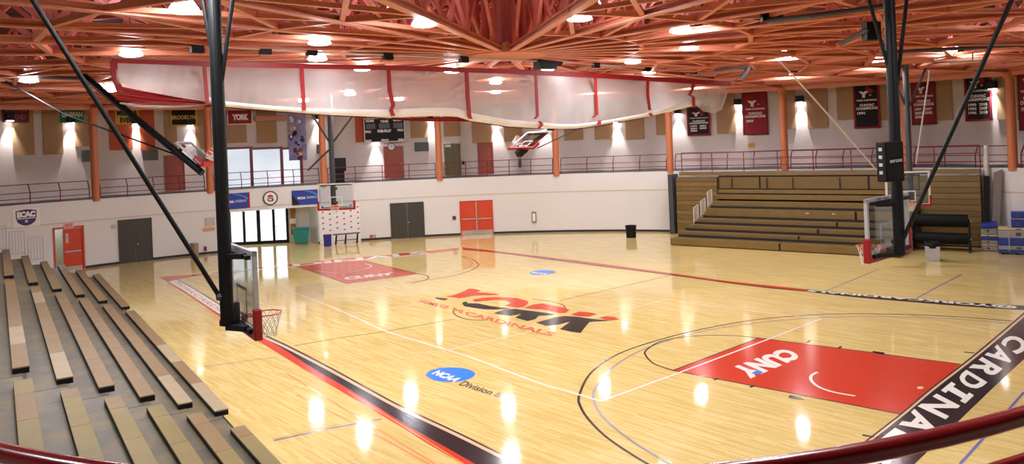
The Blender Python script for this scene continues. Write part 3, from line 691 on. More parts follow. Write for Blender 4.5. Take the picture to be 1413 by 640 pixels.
# three tall windows
win = thing('window_1', wframe(355, 262)[0], 'row of tall pale lit windows in red frames above the glass doors', 'window'); win['kind'] = 'structure'
xs = [300, 347, 389, 416]; vb, vt = 262, 204
fm_ = MB()
for k in range(3):
    u0, u1 = xs[k] + (2 if k else 0), xs[k + 1] - 2
    mb = MB(); o, ex, ez, n = wbox(mb, u0, vt + 2, u1, vb - 2 + (390 - (u0 + u1) / 2) * .03, th=.03, mo=.02); mb.build('pane', M_frost, win)
for u in xs:
    o, ex, ez, n = wplate(u - 2, vt, u + 2, vb); fm_.box(o, ex, n * .14, ez)
for k in range(3):
    for va, vbb in ((vt - 1, vt + 2), (vb - 3, vb + 1)):
        o, ex, ez, n = wplate(xs[k], va + (390 - xs[k]) * .0, xs[k + 1], vbb); fm_.box(o, ex, n * .12, ez)
fm_.build('window_frame', M_rail, win)

# ---- signs and banners
def sign(name, q, m, label, cat, th=.03, border=None, mo=.1):
    mb = MB(); o, ex, ez, n = wbox(mb, *q, th=th, mo=mo); r = mb.build(name, m); tag(r, label, cat)
    if border:
        f = MB(); e = ex.normalized(); b = border[1]
        for a_, b_, c_ in ((o, ex, V((0, 0, b))), (o + ez - V((0, 0, b)), ex, V((0, 0, b))), (o, e * b, ez), (o + ex - e * b, e * b, ez)): f.box(a_, b_, n * .015, c_)
        f.build('border', border[0], r)
    return r, o + n * .02, ex, ez, n
def stext(r, o, ex, ez, txt, x0, y0, x1, y1, m, bold=.04, name='lettering'):
    t = MB(); put_text(t, txt, o + ex * x0 + ez * y1, o + ex * x1 + ez * y1, o + ex * x1 + ez * y0, o + ex * x0 + ez * y0, V((0, 0, 0)), bold); return t.build(name, m, r)
r, o, ex, ez, n = sign('college_sign', (5, 144, 36, 169), M_ban_maroon, 'maroon two-line college sign at the far left of the upper wall', 'sign')
stext(r, o, ex, ez, 'STATEN', .1, .55, .9, .85, M_pink_letter); stext(r, o, ex, ez, 'ISLAND', .12, .15, .88, .45, M_pink_letter)
r, o, ex, ez, n = sign('college_sign', (84, 145, 112, 169), M_ban_green, 'green college sign with one white line, left of the first orange column', 'sign')
stext(r, o, ex, ez, 'LEHMAN', .08, .3, .95, .62, M_letter)
r, o, ex, ez, n = sign('college_sign', (160, 150, 190, 172), M_ban_yel, 'yellow two-line college sign on the orange panel', 'sign', border=(M_gold, .05))
stext(r, o, ex, ez, 'MEDGAR', .08, .55, .92, .88, M_ban_black); stext(r, o, ex, ez, 'EVERS', .2, .12, .8, .45, M_ban_black)
r, o, ex, ez, n = sign('college_sign', (236, 150, 270, 174), M_ban_black, 'black college sign with gold border and gold middle line', 'sign', border=(M_gold, .09))
stext(r, o, ex, ez, 'BROOKLYN', .06, .38, .94, .62, M_gold)
r, o, ex, ez, n = sign('college_sign', (314, 151, 347, 172), M_ban_red, 'red sign with white border reading YORK above the tall windows', 'sign', border=(M_letter, .06))
stext(r, o, ex, ez, 'YORK', .2, .28, .84, .7, M_letter, .07)
# collage banner
r, o, ex, ez, n = sign('collage_banner', (398, 156, 422, 221), mat('violet_collage_cloth', (158, 148, 188), .8, noise=.35, scale=2.5), 'tall violet collage banner right of the windows', 'banner')
random.seed(3)
for cnm, m, k in (('dark_patch', M_ban_black, 4), ('purple_patch', M_purple, 9), ('gold_patch', M_gold, 3), ('white_patch', M_letter, 6), ('red_patch', M_ban_red, 2)):
    for j in range(k):
        mb = MB()
        x, y = random.uniform(.12, .85), random.uniform(.05, .95); w = random.uniform(.06, .16)
        if cnm == 'purple_patch': y *= .55
        mb.poly([o + ex * (x + w * math.cos(t) * random.uniform(.6, 1.2)) + ez * (y + .4 * w * math.sin(t) * random.uniform(.6, 1.2)) + n * (.004 + .001 * j) for t in [i * math.pi / 5 for i in range(10)]])
        mb.build(cnm, m, r)
# championship banners
def champ(q, m, label, rows, hidden=False):
    r, o, ex, ez, n = sign('championship_banner', q, m, label, 'banner', border=(M_ban_red if m is M_ban_black else M_ban_maroon, .1))
    def tx(s, x0, y0, x1, y1, b=.04): t = MB(); put_text(t, s, o + ex * x0 + ez * y1, o + ex * x1 + ez * y1, o + ex * x1 + ez * y0, o + ex * x0 + ez * y0, n * .01, b); t.build('lettering', M_letter, r)
    tx('Y', .22, .66, .6, .8, .1); tx('YORK CARDINALS', .12, .585, .9, .625); tx('CUNYAC', .24, .47, .8, .53, .05); tx('CHAMPIONS', .1, .4, .92, .46, .05)
    for i, row in enumerate(rows):
        for j, w in enumerate(row): tx(w, .14 + .4 * j, .3 - i * .08, .44 + .4 * j, .36 - i * .08, .05)
    mb = MB()
    for (cx_, cy_, rx, ry) in ((.62, .8, .16, .055), (.55, .87, .07, .025)):
        mb.poly([o + ex * (cx_ + rx * math.cos(i * math.pi / 8)) + ez * (cy_ + ry * math.sin(i * math.pi / 8)) + n * .006 for i in range(16)])
    mb.build('emblem_patch', M_ban_red if m is M_ban_black else M_ban_maroon, r)
    mb = MB(); mb.poly([o + ex * (.66 + .05 * math.cos(i * math.pi / 6)) + ez * (.71 + .016 * math.sin(i * math.pi / 6)) + n * .008 for i in range(12)]); mb.build('emblem_spot', M_gold, r)
champ((949, 147, 980, 187), M_ban_black, 'black championship banner partly behind the raised curtain end', [('1999', '2004'), ('2001', '2005'), ('2002',)])
champ((1026, 127, 1059, 186), M_ban_red, 'red championship banner right of the curtain end', [('2003',)])
champ((1180, 113, 1213, 177), M_ban_black, 'black championship banner left of the tall black hoop pole', [('1994',)])
champ((1260, 107, 1290, 172), M_ban_red, 'red championship banner right of the tall black hoop pole', [('1997', '2007'), ('2001', '2008'), ('2006',)])
champ((1335, 98, 1367, 167), M_ban_black, 'black championship banner left of the last orange column', [('1990', '2000'), ('1993', '2007'), ('1996', '2010')])
champ((1409, 90, 1436, 180), M_ban_red, 'red championship banner cut off at the right edge', [('1998',)])
# scoreboard
r, o, ex, ez, n = sign('scoreboard', (503, 163, 558, 196), M_blackp, 'black scoreboard with white labels on the upper wall', 'scoreboard', th=.2, border=(M_letter, .05), mo=.3)
for s, x0, y0, x1, y1 in (('HOME', .05, .84, .25, .95), ('TIME', .4, .81, .6, .9), ('GUEST', .72, .84, .94, .95), ('FOULS', .03, .4, .17, .5), ('FAIR-PLAY', .33, .4, .67, .52), ('FOULS', .82, .42, .96, .52), ('BONUS', .03, .03, .17, .12), ('PERIOD', .41, .04, .59, .12), ('BONUS', .83, .03, .97, .12)):
    stext(r, o, ex, ez, s, x0, y0, x1, y1, M_letter, .06, 'label_text')
mb = MB()
for x0, x1 in ((.05, .28), (.37, .63), (.72, .95)): mb.box(o + ex * x0 + ez * .56, ex * (x1 - x0), n * .01, ez * .22)
mb.build('digit_window', M_darkg, r)
# clock
p, tx, n = wframe(540, 202.5); q = p + n * .12
ck = thing('wall_clock', p, 'round white wall clock under the scoreboard', 'clock')
circ = lambda c, rad, k: [c + tx * rad * math.cos(i * 2 * math.pi / k) + V((0, 0, rad * math.sin(i * 2 * math.pi / k))) for i in range(k)]
MB().slab(circ(p, .26, 24), n, .1).build('case', M_darkg, ck); MB().slab(circ(p + n * .1, .21, 24), n, .01).build('dial', M_letter, ck)
h = MB(); h.beam(q, q + V((0, 0, .15)), .03, .01, n); h.beam(q, q + tx * .1 + V((0, 0, .04)), .03, .01, n); h.build('hand', M_blackm, ck)
# loudspeaker on the concourse
p, tx, n = wframe(468.5, 240, 1.2); p.z = DECK + .75
sp = thing('loudspeaker', V((p.x, p.y, DECK)), 'black loudspeaker cabinet standing on the concourse beside the hoop pole', 'loudspeaker')
MB().box(p - tx * .42, tx * .84, n * .5, V((0, 0, .85))).build('cabinet', M_blackp, sp, bevel=.02); MB().box(p - tx * .38 + n * .5 + V((0, 0, .05)), tx * .76, n * .02, V((0, 0, .75))).build('grille', M_blackm, sp)
MB().box(V((p.x, p.y, DECK)) - tx * .3 + n * .1, tx * .6, n * .3, V((0, 0, .75))).build('stand', M_blackm, sp)
# orange roof duct bracket above the windows
mb = MB(); o, ex, ez, n = wbox(mb, 352, 160, 393, 167, th=.3, mo=.2); tag(mb.build('duct_cover', M_column), 'orange duct cover above the tall windows', 'duct cover')
# small wall fittings
for q, m, lb, nm in (((613, 196, 622, 203), M_letter, 'small white notice above the olive door', 'notice'), ((637.5, 222, 641, 227), M_blackm, 'tiny black call box right of the olive door', 'call box'), ((715.5, 218, 719.5, 231), M_darkg, 'narrow dark plaque under the folded hoop', 'plaque'), ((1033, 197, 1041, 203), M_gold, 'small brass plate below the red banner right of the curtain', 'plate')):
    mb = MB(); wbox(mb, *q, th=.06); tag(mb.build(nm.replace(' ', '_'), m), lb, nm)

# ---- lower wall signs
def lplate(u0, v0, u1, v1, th, m, name, label, cat, off=-.01, parent=None):
    mb = MB(); o, ex, ez, n = wplate(u0, v0, u1, v1, th, off); mb.box(o, ex, n * th, ez); r = mb.build(name, m, parent)
    if label: tag(r, label, cat)
    return r, o + n * (th + .004), ex, ez, n
r, o, ex, ez, n = lplate(20, 288, 52, 312.5, .015, M_letter, 'league_sign', 'white league banner with dark shield high on the left wall', 'sign')
mb = MB(); mb.poly([o + ex * x + ez * y for x, y in ((.12, .9), (.3, .94), (.5, .97), (.7, .94), (.88, .9), (.88, .5), (.82, .25), (.66, .1), (.5, .05), (.34, .1), (.18, .25), (.12, .5))]); mb.build('shield', M_purple, r)
t = MB(); put_text(t, 'ECAC', o + ex * .16 + ez * .86 + n * .005, o + ex * .84 + ez * .86 + n * .005, o + ex * .84 + ez * .52 + n * .005, o + ex * .16 + ez * .52 + n * .005, V((0, 0, 0)), .08)
t2 = [o + ex * (.5 + .07 * math.cos(math.pi / 2 + i * 2 * math.pi / 5 * .5) * (1 if i % 2 == 0 else .45)) + ez * (.3 + .09 * math.sin(math.pi / 2 + i * math.pi / 5) * (1 if i % 2 == 0 else .45)) + n * .005 for i in range(10)]
t2 = [o + ex * (.5 + .08 * (1 if i % 2 == 0 else .45) * math.cos(math.pi / 2 + i * math.pi / 5)) + ez * (.3 + .1 * (1 if i % 2 == 0 else .45) * math.sin(math.pi / 2 + i * math.pi / 5)) + n * .005 for i in range(10)]
t.poly(t2); t.box(o + ex * .16 + ez * .44 + n * .003, ex * .68, n * .003, ez * .04); t.build('lettering', M_letter, r)
def ncaa(u0, v0, u1, v1, label):
    r, o, ex, ez, n = lplate(u0, v0, u1, v1, .02, M_ban_blue, 'league_banner', label, 'banner', off=-.03)
    t = MB(); put_text(t, 'NCAA', o + ex * .2 + ez * .56, o + ex * .48 + ez * .56, o + ex * .48 + ez * .38, o + ex * .2 + ez * .38, n * .003, .06); put_text(t, 'DIVISION III', o + ex * .52 + ez * .56, o + ex * .88 + ez * .56, o + ex * .88 + ez * .4, o + ex * .52 + ez * .4, n * .003, .0); t.build('lettering', M_letter, r)
    mb = MB(); mb.poly([o + ex * x + ez * y + n * .002 for x, y in ((.4, .98), (.75, .75), (1, .45), (1, .6), (.78, .85), (.5, .98))]); mb.build('swoosh', mat('pale_blue_print', (70, 120, 200), .6), r)
    mb = MB(); mb.poly([o + ex * x + ez * y + n * .002 for x, y in ((0, 0), (.3, 0), (.1, .5), (0, .8))]); mb.build('dark_corner', M_ban_black, r)
    return r, o, ex, ez, n
r, o, ex, ez, n = ncaa(304, 266.5, 343.5, 288, 'blue league banner left of the round seal, partly behind the black pole')
mb = MB(); mb.poly([o + ex * x + ez * y + n * .004 for x, y in ((.92, 0), (1, 0), (1, 1), (.95, 1))]); mb.build('red_edge', M_ban_red, r)
ncaa(403.5, 262, 441, 282, 'blue league banner right of the round seal')
p, tx, n = wframe(373, 273.3, -.03); s = (p - CAM).dot(fw) / FPX
sl = thing('round_seal', p, 'round white seal with dark ring above the glass doors', 'sign')
circ = lambda c, rad, k: [c + tx * rad * math.cos(i * 2 * math.pi / k) + V((0, 0, rad * math.sin(i * 2 * math.pi / k))) for i in range(k)]
MB().slab(circ(p, 10 * s, 28), n, .03).build('ring', M_darkg, sl); MB().slab(circ(p + n * .03, 8.2 * s, 28), n, .006).build('disc', M_letter, sl)
mb = MB()
mb.slab([p + n * .037 + tx * 4.2 * s * math.cos(t) + V((0, 0, 1.2 * s + 3.6 * s * math.sin(t))) for t in [i * math.pi / 8 for i in range(9)]], n, .004); mb.build('red_arc', M_red_letter, sl)
mb = MB(); put_text(mb, 'C3', p + n * .042 - tx * 4 * s + V((0, 0, .5 * s)), p + n * .042 + tx * 4 * s + V((0, 0, .5 * s)), p + n * .042 + tx * 4 * s - V((0, 0, 4.6 * s)), p + n * .042 - tx * 4 * s - V((0, 0, 4.6 * s)), V((0, 0, 0)), .06); mb.build('lettering', M_ban_black, sl)
for q, m, lb, nm in (((281, 314, 296, 318), mat('orange_sign_print', (226, 150, 110), .6), 'small orange notice strip on the white wall left of the black pole', 'notice'), ((284, 300, 296, 311), M_kick, 'pale grey notice above the orange strip', 'notice'), ((281.5, 340, 285, 346), M_ban_maroon, 'tiny dark call plate low on the wall left of the black pole', 'wall plate'),
                     ((624.5, 298, 629, 303), M_ban_maroon, 'tiny maroon fire alarm left of the red double doors', 'fire alarm'), ((734, 292, 740, 307), mat('bronze_frame', (150, 120, 100), .5), 'small framed notice on the bare white wall', 'framed notice'), ((155, 310, 160, 315), M_kick, 'small grey box left of the dark double doors', 'wall box'), ((510, 323.5, 519, 328), mat('beige_plate', (190, 160, 120), .6), 'low beige outlet plate right of the sponsor wall', 'outlet plate')):
    r, o, ex, ez, n = lplate(*q, .05, m, nm.replace(' ', '_'), lb, nm)
    if nm == 'framed notice': MB().box(o + ex * .2 + ez * .15, ex * .6, n * .006, ez * .7).build('paper', M_letter, r)
    if nm == 'outlet plate': MB().box(o + ex * .1 + ez * .15, ex * .35, n * .006, ez * .7).build('socket', M_door_brn, r)
# sponsor wall panel
r, o, ex, ez, n = lplate(441, 281, 496.5, 335, .06, M_letter, 'sponsor_backdrop', 'white sponsor backdrop with small red and blue marks under the far hoop', 'backdrop', off=-.05)
mr, mbl = MB(), MB()
for i in range(6):
    for j in range(7):
        x, y = .1 + .17 * i, .95 - .14 * j - (.05 if i % 2 else 0); tgt = mr if (i + j) % 2 else mbl
        if y < .28: continue
        c = o + ex * x + ez * y + n * .003
        tgt.poly([c - ex * .025, c - ex * .02 - ez * .022, c + ex * .012 - ez * .02, c + ex * .028 + ez * .004, c + ex * .005 + ez * .022])
mr.build('red_mark', M_red_letter, r); mbl.build('blue_mark', mat('blue_print', (52, 60, 160), .6), r)

# ================================================================== ROOF STEELWORK AND LAMPS
HUB = V((1.2, -.6, 0)); ZB, ZT = 8.85, 11.0
fr = [.055, .17, .29, .41, .53, .65, .77, .89, 1.0]
tr_a = list(col_a)
# carry the radial trusses on round both sides while they can be in view
def edge(a): e = P(a, .06, zedge(a) + .15); return e
def node(a, f, top):
    e = edge(a); h = V((HUB.x, HUB.y, ZT if top else ZB)); t = V((e.x, e.y, zedge(a) + 1.5 if top else e.z))
    return h.lerp(t, f)
def seen(pts):
    for p in pts:
        d = (p - CAM).dot(fw)
        if d < .6: continue
        u, v, z = proj(p)
        if -60 < u < 1473 and -40 < v < 400: return True
    return False
extra = [col_a[0] + math.radians(13 * k) for k in range(1, 9)]
lastn = [col_a[-1] - math.radians(13 * k) for k in range(1, 7)]
all_a = sorted(set(extra + col_a + lastn), reverse=True)
# drop overlap on the far side of the circle behind the camera
all_a = [a for a in all_a if a > all_a[0] - 2 * math.pi + math.radians(8)]
nT = 0
for a in all_a:
    pts = [node(a, f / 20, False) for f in range(0, 21)]
    if not seen(pts): continue
    nT += 1
    t = thing('roof_truss', node(a, fr[0], False), 'salmon painted steel roof truss running out from the roof hub', 'roof truss', 'radial roof trusses')
    MB().ibeam(node(a, .03, False), node(a, 1, False), .21, .18).build('bottom_chord', M_steel2, t)
    MB().ibeam(node(a, .03, True), node(a, 1, True), .17, .17).build('top_chord', M_steel, t)
    for k in range(len(fr) - 1):
        if not seen([node(a, fr[k], False), node(a, fr[k + 1], False), node(a, fr[k], True)]): continue
        MB().beam(node(a, fr[k], False), node(a, fr[k], True), .11, .11).build('web_post', M_steel, t)
        m_ = (fr[k] + fr[k + 1]) / 2
        MB().beam(node(a, fr[k], False), node(a, m_, True), .1, .12).build('web_diagonal', M_steel, t)
        MB().beam(node(a, fr[k + 1], False), node(a, m_, True), .1, .12).build('web_diagonal', M_steel, t)
hub = thing('roof_hub', V((HUB.x, HUB.y, ZB - .2)), 'round steel hub where all roof trusses meet', 'roof hub')
MB().lathe([(0, -.16), (1.35, -.16), (1.35, .16), (0, .16)], V((HUB.x, HUB.y, ZB)), 24).build('bottom_plate', M_steel2, hub)
MB().lathe([(0, -.14), (1.1, -.14), (1.1, .14), (0, .14)], V((HUB.x, HUB.y, ZT)), 24).build('top_plate', M_steel, hub)
MB().lathe([(.3, 0), (.3, ZT - ZB)], V((HUB.x, HUB.y, ZB)), 16).build('drum', M_steel, hub)
for k in range(len(all_a) - 1):
    a, b = all_a[k], all_a[k + 1]
    if not seen([node(a, f / 12, False) for f in range(13)] + [node(b, f / 12, False) for f in range(13)]): continue
    t = thing('roof_bracing', node((a + b) / 2, .6, False), 'orange steel ring beams and braces between two neighbouring roof trusses', 'roof bracing', 'bracing bays between the roof trusses')
    for i, f in enumerate(fr):
        if i == 0: continue
        p, q = node(a, f, False), node(b, f, False); pt, qt = node(a, f, True), node(b, f, True)
        if not seen([p, q, pt, qt]): continue
        if i == len(fr) - 1:
            MB().beam(p, q, .3, .42).build('edge_beam', M_steel2, t)
        else:
            MB().beam(p, q, .13, .13).build('ring_beam', M_steel2, t)
        MB().beam(pt, qt, .16, .16).build('ring_beam', M_steel, t)
        mid = p.lerp(q, .5)
        MB().beam(pt, mid, .09, .1).build('sway_brace', M_steel, t); MB().beam(qt, mid, .09, .1).build('sway_brace', M_steel, t)
        if i > 1:
            p0, q0 = node(a, fr[i - 1], False), node(b, fr[i - 1], False)
            MB().beam(p0, q, .12, .1).build('plan_brace', M_steel2, t)
            if i > 2: MB().beam(q0, p, .12, .1).build('plan_brace', M_steel2, t)
            MB().beam(p0.lerp(q0, .5), pt.lerp(qt, .5), .09, .09).build('plan_brace', M_steel, t)
# roof deck over the trusses
mb = MB(); n = 72
for k in range(n):
    a0 = 2 * math.pi * k / n; a1 = 2 * math.pi * (k + 1) / n
    h = V((HUB.x, HUB.y, ZT + .3)); p = P(a0, 0, zedge(a0) + 1.75); q = P(a1, 0, zedge(a1) + 1.75); p2 = P(a0, 4.6, zedge(a0) + 1.5); q2 = P(a1, 4.6, zedge(a1) + 1.5)
    mb.quad(h, h + (q - h) * .01, q, p); mb.quad(p, q, q2, p2)
    e0, e1 = P(a0, .1, zedge(a0) + .3), P(a1, .1, zedge(a1) + .3)
struct(mb.build('ceiling', M_roof), 'brown roof deck above the trusses')
# flat soffit over the concourse
mb = MB()
for k in range(n):
    a0 = 2 * math.pi * k / n; a1 = 2 * math.pi * (k + 1) / n
    mb.quad(P(a0, .25, zedge(a0) + 1.0), P(a1, .25, zedge(a1) + 1.0), P(a1, 4, zedge(a1) + 1.0), P(a0, 4, zedge(a0) + 1.0))
struct(mb.build('ceiling_concourse', M_roof), 'brown soffit over the concourse')

# ---- high bay lamps
lamp_px = [(254, 17), (181, 77), (40, 113), (151, 126), (441, 61), (585, 36), (800, 28), (438, 83), (873, 87), (756, 96), (939, 44), (951, 68), (896, 101), (1080, 80), (1088, 102), (1214, 87), (1330, 66), (624, 100), (684, 115), (684, 128), (500, 97), (419, 140), (483, 131), (550, 138), (816, 127), (950, 118)]
off_lamps = [V((14, -6, 8.5)), V((19, -12, 8.5)), V((10, -14, 8.5)), V((20, -4, 8.5)), V((15, -20, 8.5)), V((3, -18, 8.5)), V((22, 4, 8.5)), V((16, 6, 8.5))]
first = None
def lamp_at(p):
    t = thing('high_bay_lamp', p, 'round high bay lamp with glowing lens hanging under the roof trusses', 'lamp', 'high bay lamps under the roof')
    MB().lathe([(0, .0), (.12, -.02), (.235, 0), (.27, .03)], p, 20).build('lens', M_bulb, t, smooth=True)
    MB().lathe([(.29, .02), (.25, .1), (.12, .3), (.08, .34), (0, .34)], p, 20).build('shade', M_shade, t, smooth=True)
    MB().lathe([(0, .34), (.1, .34), (.1, .58), (0, .58)], p, 14).build('ballast', M_greym, t)
    MB().tube([p + V((0, 0, .58)), p + V((0, 0, 1.0))], .015, 6).build('stem', M_darkg, t)
    return t
lamp_pts = [F(u, v, 8.5) for u, v in lamp_px[:17]] + [F(u, v, 8.5) for u, v in lamp_px[17:]]
lamp_pts = [p for p in lamp_pts if (V((p.x, p.y)) - C0).length < R0 - .6]
for p in lamp_pts + off_lamps:
    if first is None: first = lamp_at(p)
    else: copy_thing(first, p - lamp_pts[0])
print('lamps', len(lamp_pts), 'trusses', nT)

# ================================================================== DIVIDER CURTAIN (raised)
K0 = F(158, 86, 8.2); K1 = F(1006, 113, 8.2); kd = (K1 - K0).normalized(); kn = V((-kd.y, kd.x, 0))
if kn.dot(CAM - K0) < 0: kn = -kn           # towards the camera
def K(u, v, off=0.0): return plane_hit(u, v, K0 + kn * off, kn)
def interp(tab, x):
    for (x0, y0), (x1, y1) in zip(tab, tab[1:]):
        if x <= x1: return y0 + (y1 - y0) * (x - x0) / (x1 - x0)
    return tab[-1][1]
top_tab = [(158, 86.5), (328, 90.5), (556, 95.5), (690, 100), (820, 106), (920, 111), (1006, 117)]
bot_tab = [(158, 119), (200, 126), (283, 141), (310, 147), (417, 156), (480, 159.5), (537, 162), (600, 160), (630, 160.5), (650, 167), (700, 174), (741, 176), (770, 177.5), (795, 177), (830, 172), (895, 160.5), (957, 146), (1006, 131)]
cu = thing('divider_curtain', K(580, 95), 'raised white mesh divider curtain with red straps hung under the roof', 'curtain')
MB().tube([K(154, 81), K(328, 87.5), K(556, 92.5), K(690, 96.5), K(820, 102.5), K(920, 108), K(1008, 114)], .05, 8).build('batten', M_greym, cu)
def bel(x, t):  # belly of the cloth at strip position x and drop t
    return .12 + .3 * math.sin(math.pi * min(1, t * .9)) + .05 * math.sin(x * .11) * t + .03 * math.sin(x * .37 + 4 * t)
mb = MB(); rows = []
NU, NV = 120, 12
for j in range(NV + 1):
    t = j / NV; rows.append([K(u, interp(top_tab, u) + (interp(bot_tab, u) - interp(top_tab, u)) * t, bel(u, t)) for u in [160 + (957 - 160) * i / NU for i in range(NU + 1)]])
mb.grid(rows); mb.build('mesh_sheet', M_curtain, cu, smooth=True)
mb = MB(); rows = []
for j in range(5):
    t = j / 4; rows.append([K(u, interp(bot_tab, u) - (10 + 3 * math.sin(u * .013) - .004 * (u - 283)) * (1 - t), bel(u, 1 - .1 * (1 - t)) + .07 + .05 * math.sin(math.pi * t)) for u in [284 + (957 - 284) * i / NU for i in range(NU + 1)]])
mb.grid(rows); mb.grid([[p - kn * .012 for p in r_] for r_ in rows[::-1]]); mb.build('hem_band', M_hem, cu, smooth=True)
# folded lower roll: a white hem lying behind the front edge
mb = MB(); rows = []
for j in range(7):
    t = j / 6; r_ = []
    for i in range(NU + 1):
        u = 283 + (957 - 283) * i / NU; vb = interp(bot_tab, u); fold = 5 + 4 * math.sin(u * .02)
        a = math.pi * (.0 + 1.0 * t); r_.append(K(u, vb - fold * .5 + fold * .55 * math.sin(a) * 1.0, bel(u, 1) - .06 - .34 * t))
    rows.append(r_)
mb.grid(rows); mb.build('folded_hem', M_curtain, cu, smooth=True)
mb = MB(); rows = []
for j in range(7):
    t = j / 6; rows.append([K(u, 116 + (135 - 116) * ((u - 957) / 46) * 0 + 1 + t * (interp([(957, 25), (970, 36), (985, 38.5), (996, 33), (1003, 12)], u)) + (u - 957) * .04, .1 + .28 * math.sin(t * 3) + .06 * math.sin(u * .4 + t * 5)) for u in [956 + 47 * i / 20 for i in range(21)]])
mb.grid(rows); mb.build('end_fold', M_curtain, cu, smooth=True)
# red binding along the batten, ends and straps
def ribbon(pxs, w, m, name, off=.5, vertical=True):
    mb = MB(); L_, R_ = [], []
    for (u, v) in pxs:
        if vertical: L_.append(K(u - w / 2, v, off)); R_.append(K(u + w / 2, v, off))
        else: L_.append(K(u, v - w / 2, off)); R_.append(K(u, v + w / 2, off))
    mb.grid([L_, R_]); mb.grid([[p - kn * .03 for p in R_], [p - kn * .03 for p in L_]]); return mb.build(name, m, cu)
ribbon([(154, 83.5), (328, 89), (556, 94), (690, 98), (820, 104), (920, 110), (1008, 116)], 6.5, M_curtain_red, 'top_binding', .22, False)
ribbon([(157, 84), (158, 100), (163, 118), (166, 128)], 10, M_curtain_red, 'side_binding', .3)
for pts in ([(282, 92), (284, 115), (286.5, 143)], [(416.5, 93), (418, 118), (420, 152)], [(536.5, 96), (538, 125), (543, 145), (540, 152), (543, 160)], [(644, 99), (645.5, 130), (648, 160), (650, 164)], [(739.5, 103), (741, 135), (742, 160), (738, 164)], [(822, 107), (823, 135), (824, 158), (818, 162)], [(894, 111), (894, 130), (897, 152)], [(957.5, 115), (956, 122), (952, 131), (957.5, 134), (957.5, 146)]):
    ribbon(pts, 5.2 if pts[0][0] < 700 else 3.6, M_curtain_red, 'strap', .52)
for pts in ([(745, 167), (748, 172), (743, 178)], [(828, 166), (827, 172)], [(897, 156), (900, 160)]): ribbon(pts, 4, M_curtain_red, 'strap_end', .5)
# gathered red hem at the left and mid bottom
def gather(pa, pb, name, off, m):
    mb = MB(); n = 24; rows = []
    for j in range(9):
        t = j / 8; r_ = []
        for i in range(n + 1):
            s = i / n; x = pa[0][0] + (pa[-1][0] - pa[0][0]) * s; v0 = interp(pa, x); v1 = interp(pb, x)
            r_.append(K(x, v0 + (v1 - v0) * t, off + .06 * math.sin(t * 14 + s * 3)))
        rows.append(r_)
    mb.grid(rows); return mb.build(name, m, cu, smooth=True)
gather([(160, 118), (200, 126), (240, 134), (290, 141)], [(160, 138), (200, 142.5), (240, 143), (290, 144.5)], 'gathered_hem', .3, M_curtain_red)
gather([(165, 141), (200, 145), (240, 146), (292, 143.5)], [(165, 143), (185, 147.5), (215, 149.5), (250, 148.5), (292, 144.5)], 'lower_fold', .1, M_curtain)
gather([(290, 144), (330, 149), (417, 156), (480, 160), (537, 163)], [(290, 145.5), (330, 150.5), (417, 157.5), (480, 161.5), (537, 164.5)], 'hem_binding', .12, M_curtain_red)
gather([(540, 162), (580, 163), (620, 161.5), (652, 165)], [(540, 165), (580, 167.5), (620, 168), (652, 168)], 'gathered_hem', .15, M_curtain_red)
gather([(650, 166), (700, 174.5), (741, 177), (795, 178), (830, 173), (895, 161)], [(650, 168), (700, 175.8), (741, 178), (795, 179), (830, 174), (895, 162)], 'hem_binding', .12, M_curtain_red)
# drive shaft and hoist motor above the batten
hs = thing('curtain_hoist', K(752, 85, .4), 'dark winch motor and long drive pipe above the red curtain batten', 'curtain hoist')
MB().tube([K(300, 64, .5), K(420, 71, .5), K(640, 80, .5), K(800, 87, .5), K(960, 99, .5)], .035, 8).build('drive_pipe', M_greym, hs)
p = K(752, 84, .5)
mb = MB(); mb.box(p - kd * .4 - V((0, 0, .3)) - kn * .2, kd * .8, kn * .4, V((0, 0, .3))); mb.box(p - kd * .2 - V((0, 0, .05)) - kn * .15, kd * .35, kn * .3, V((0, 0, .6))); mb.build('motor', M_blackp, hs)
mb = MB(); mb.tube([p - kd * .1, p + kd * .75], .18, 12); mb.build('gearbox', M_blackp, hs)
for u, v in ((272, 68), (366, 70), (430, 72), (535, 78), (640, 82), (822, 90), (893, 95), (957, 99)):
    q = K(u, v, .5); MB().box(q - kd * .16 - kn * .08 - V((0, 0, .1)), kd * .32, kn * .16, V((0, 0, .2))).build('drum', M_blackp, hs)
    MB().tube([q, V((q.x, q.y, 8.5)) - kn * .5], .012, 5).build('lift_line', M_darkg, hs)

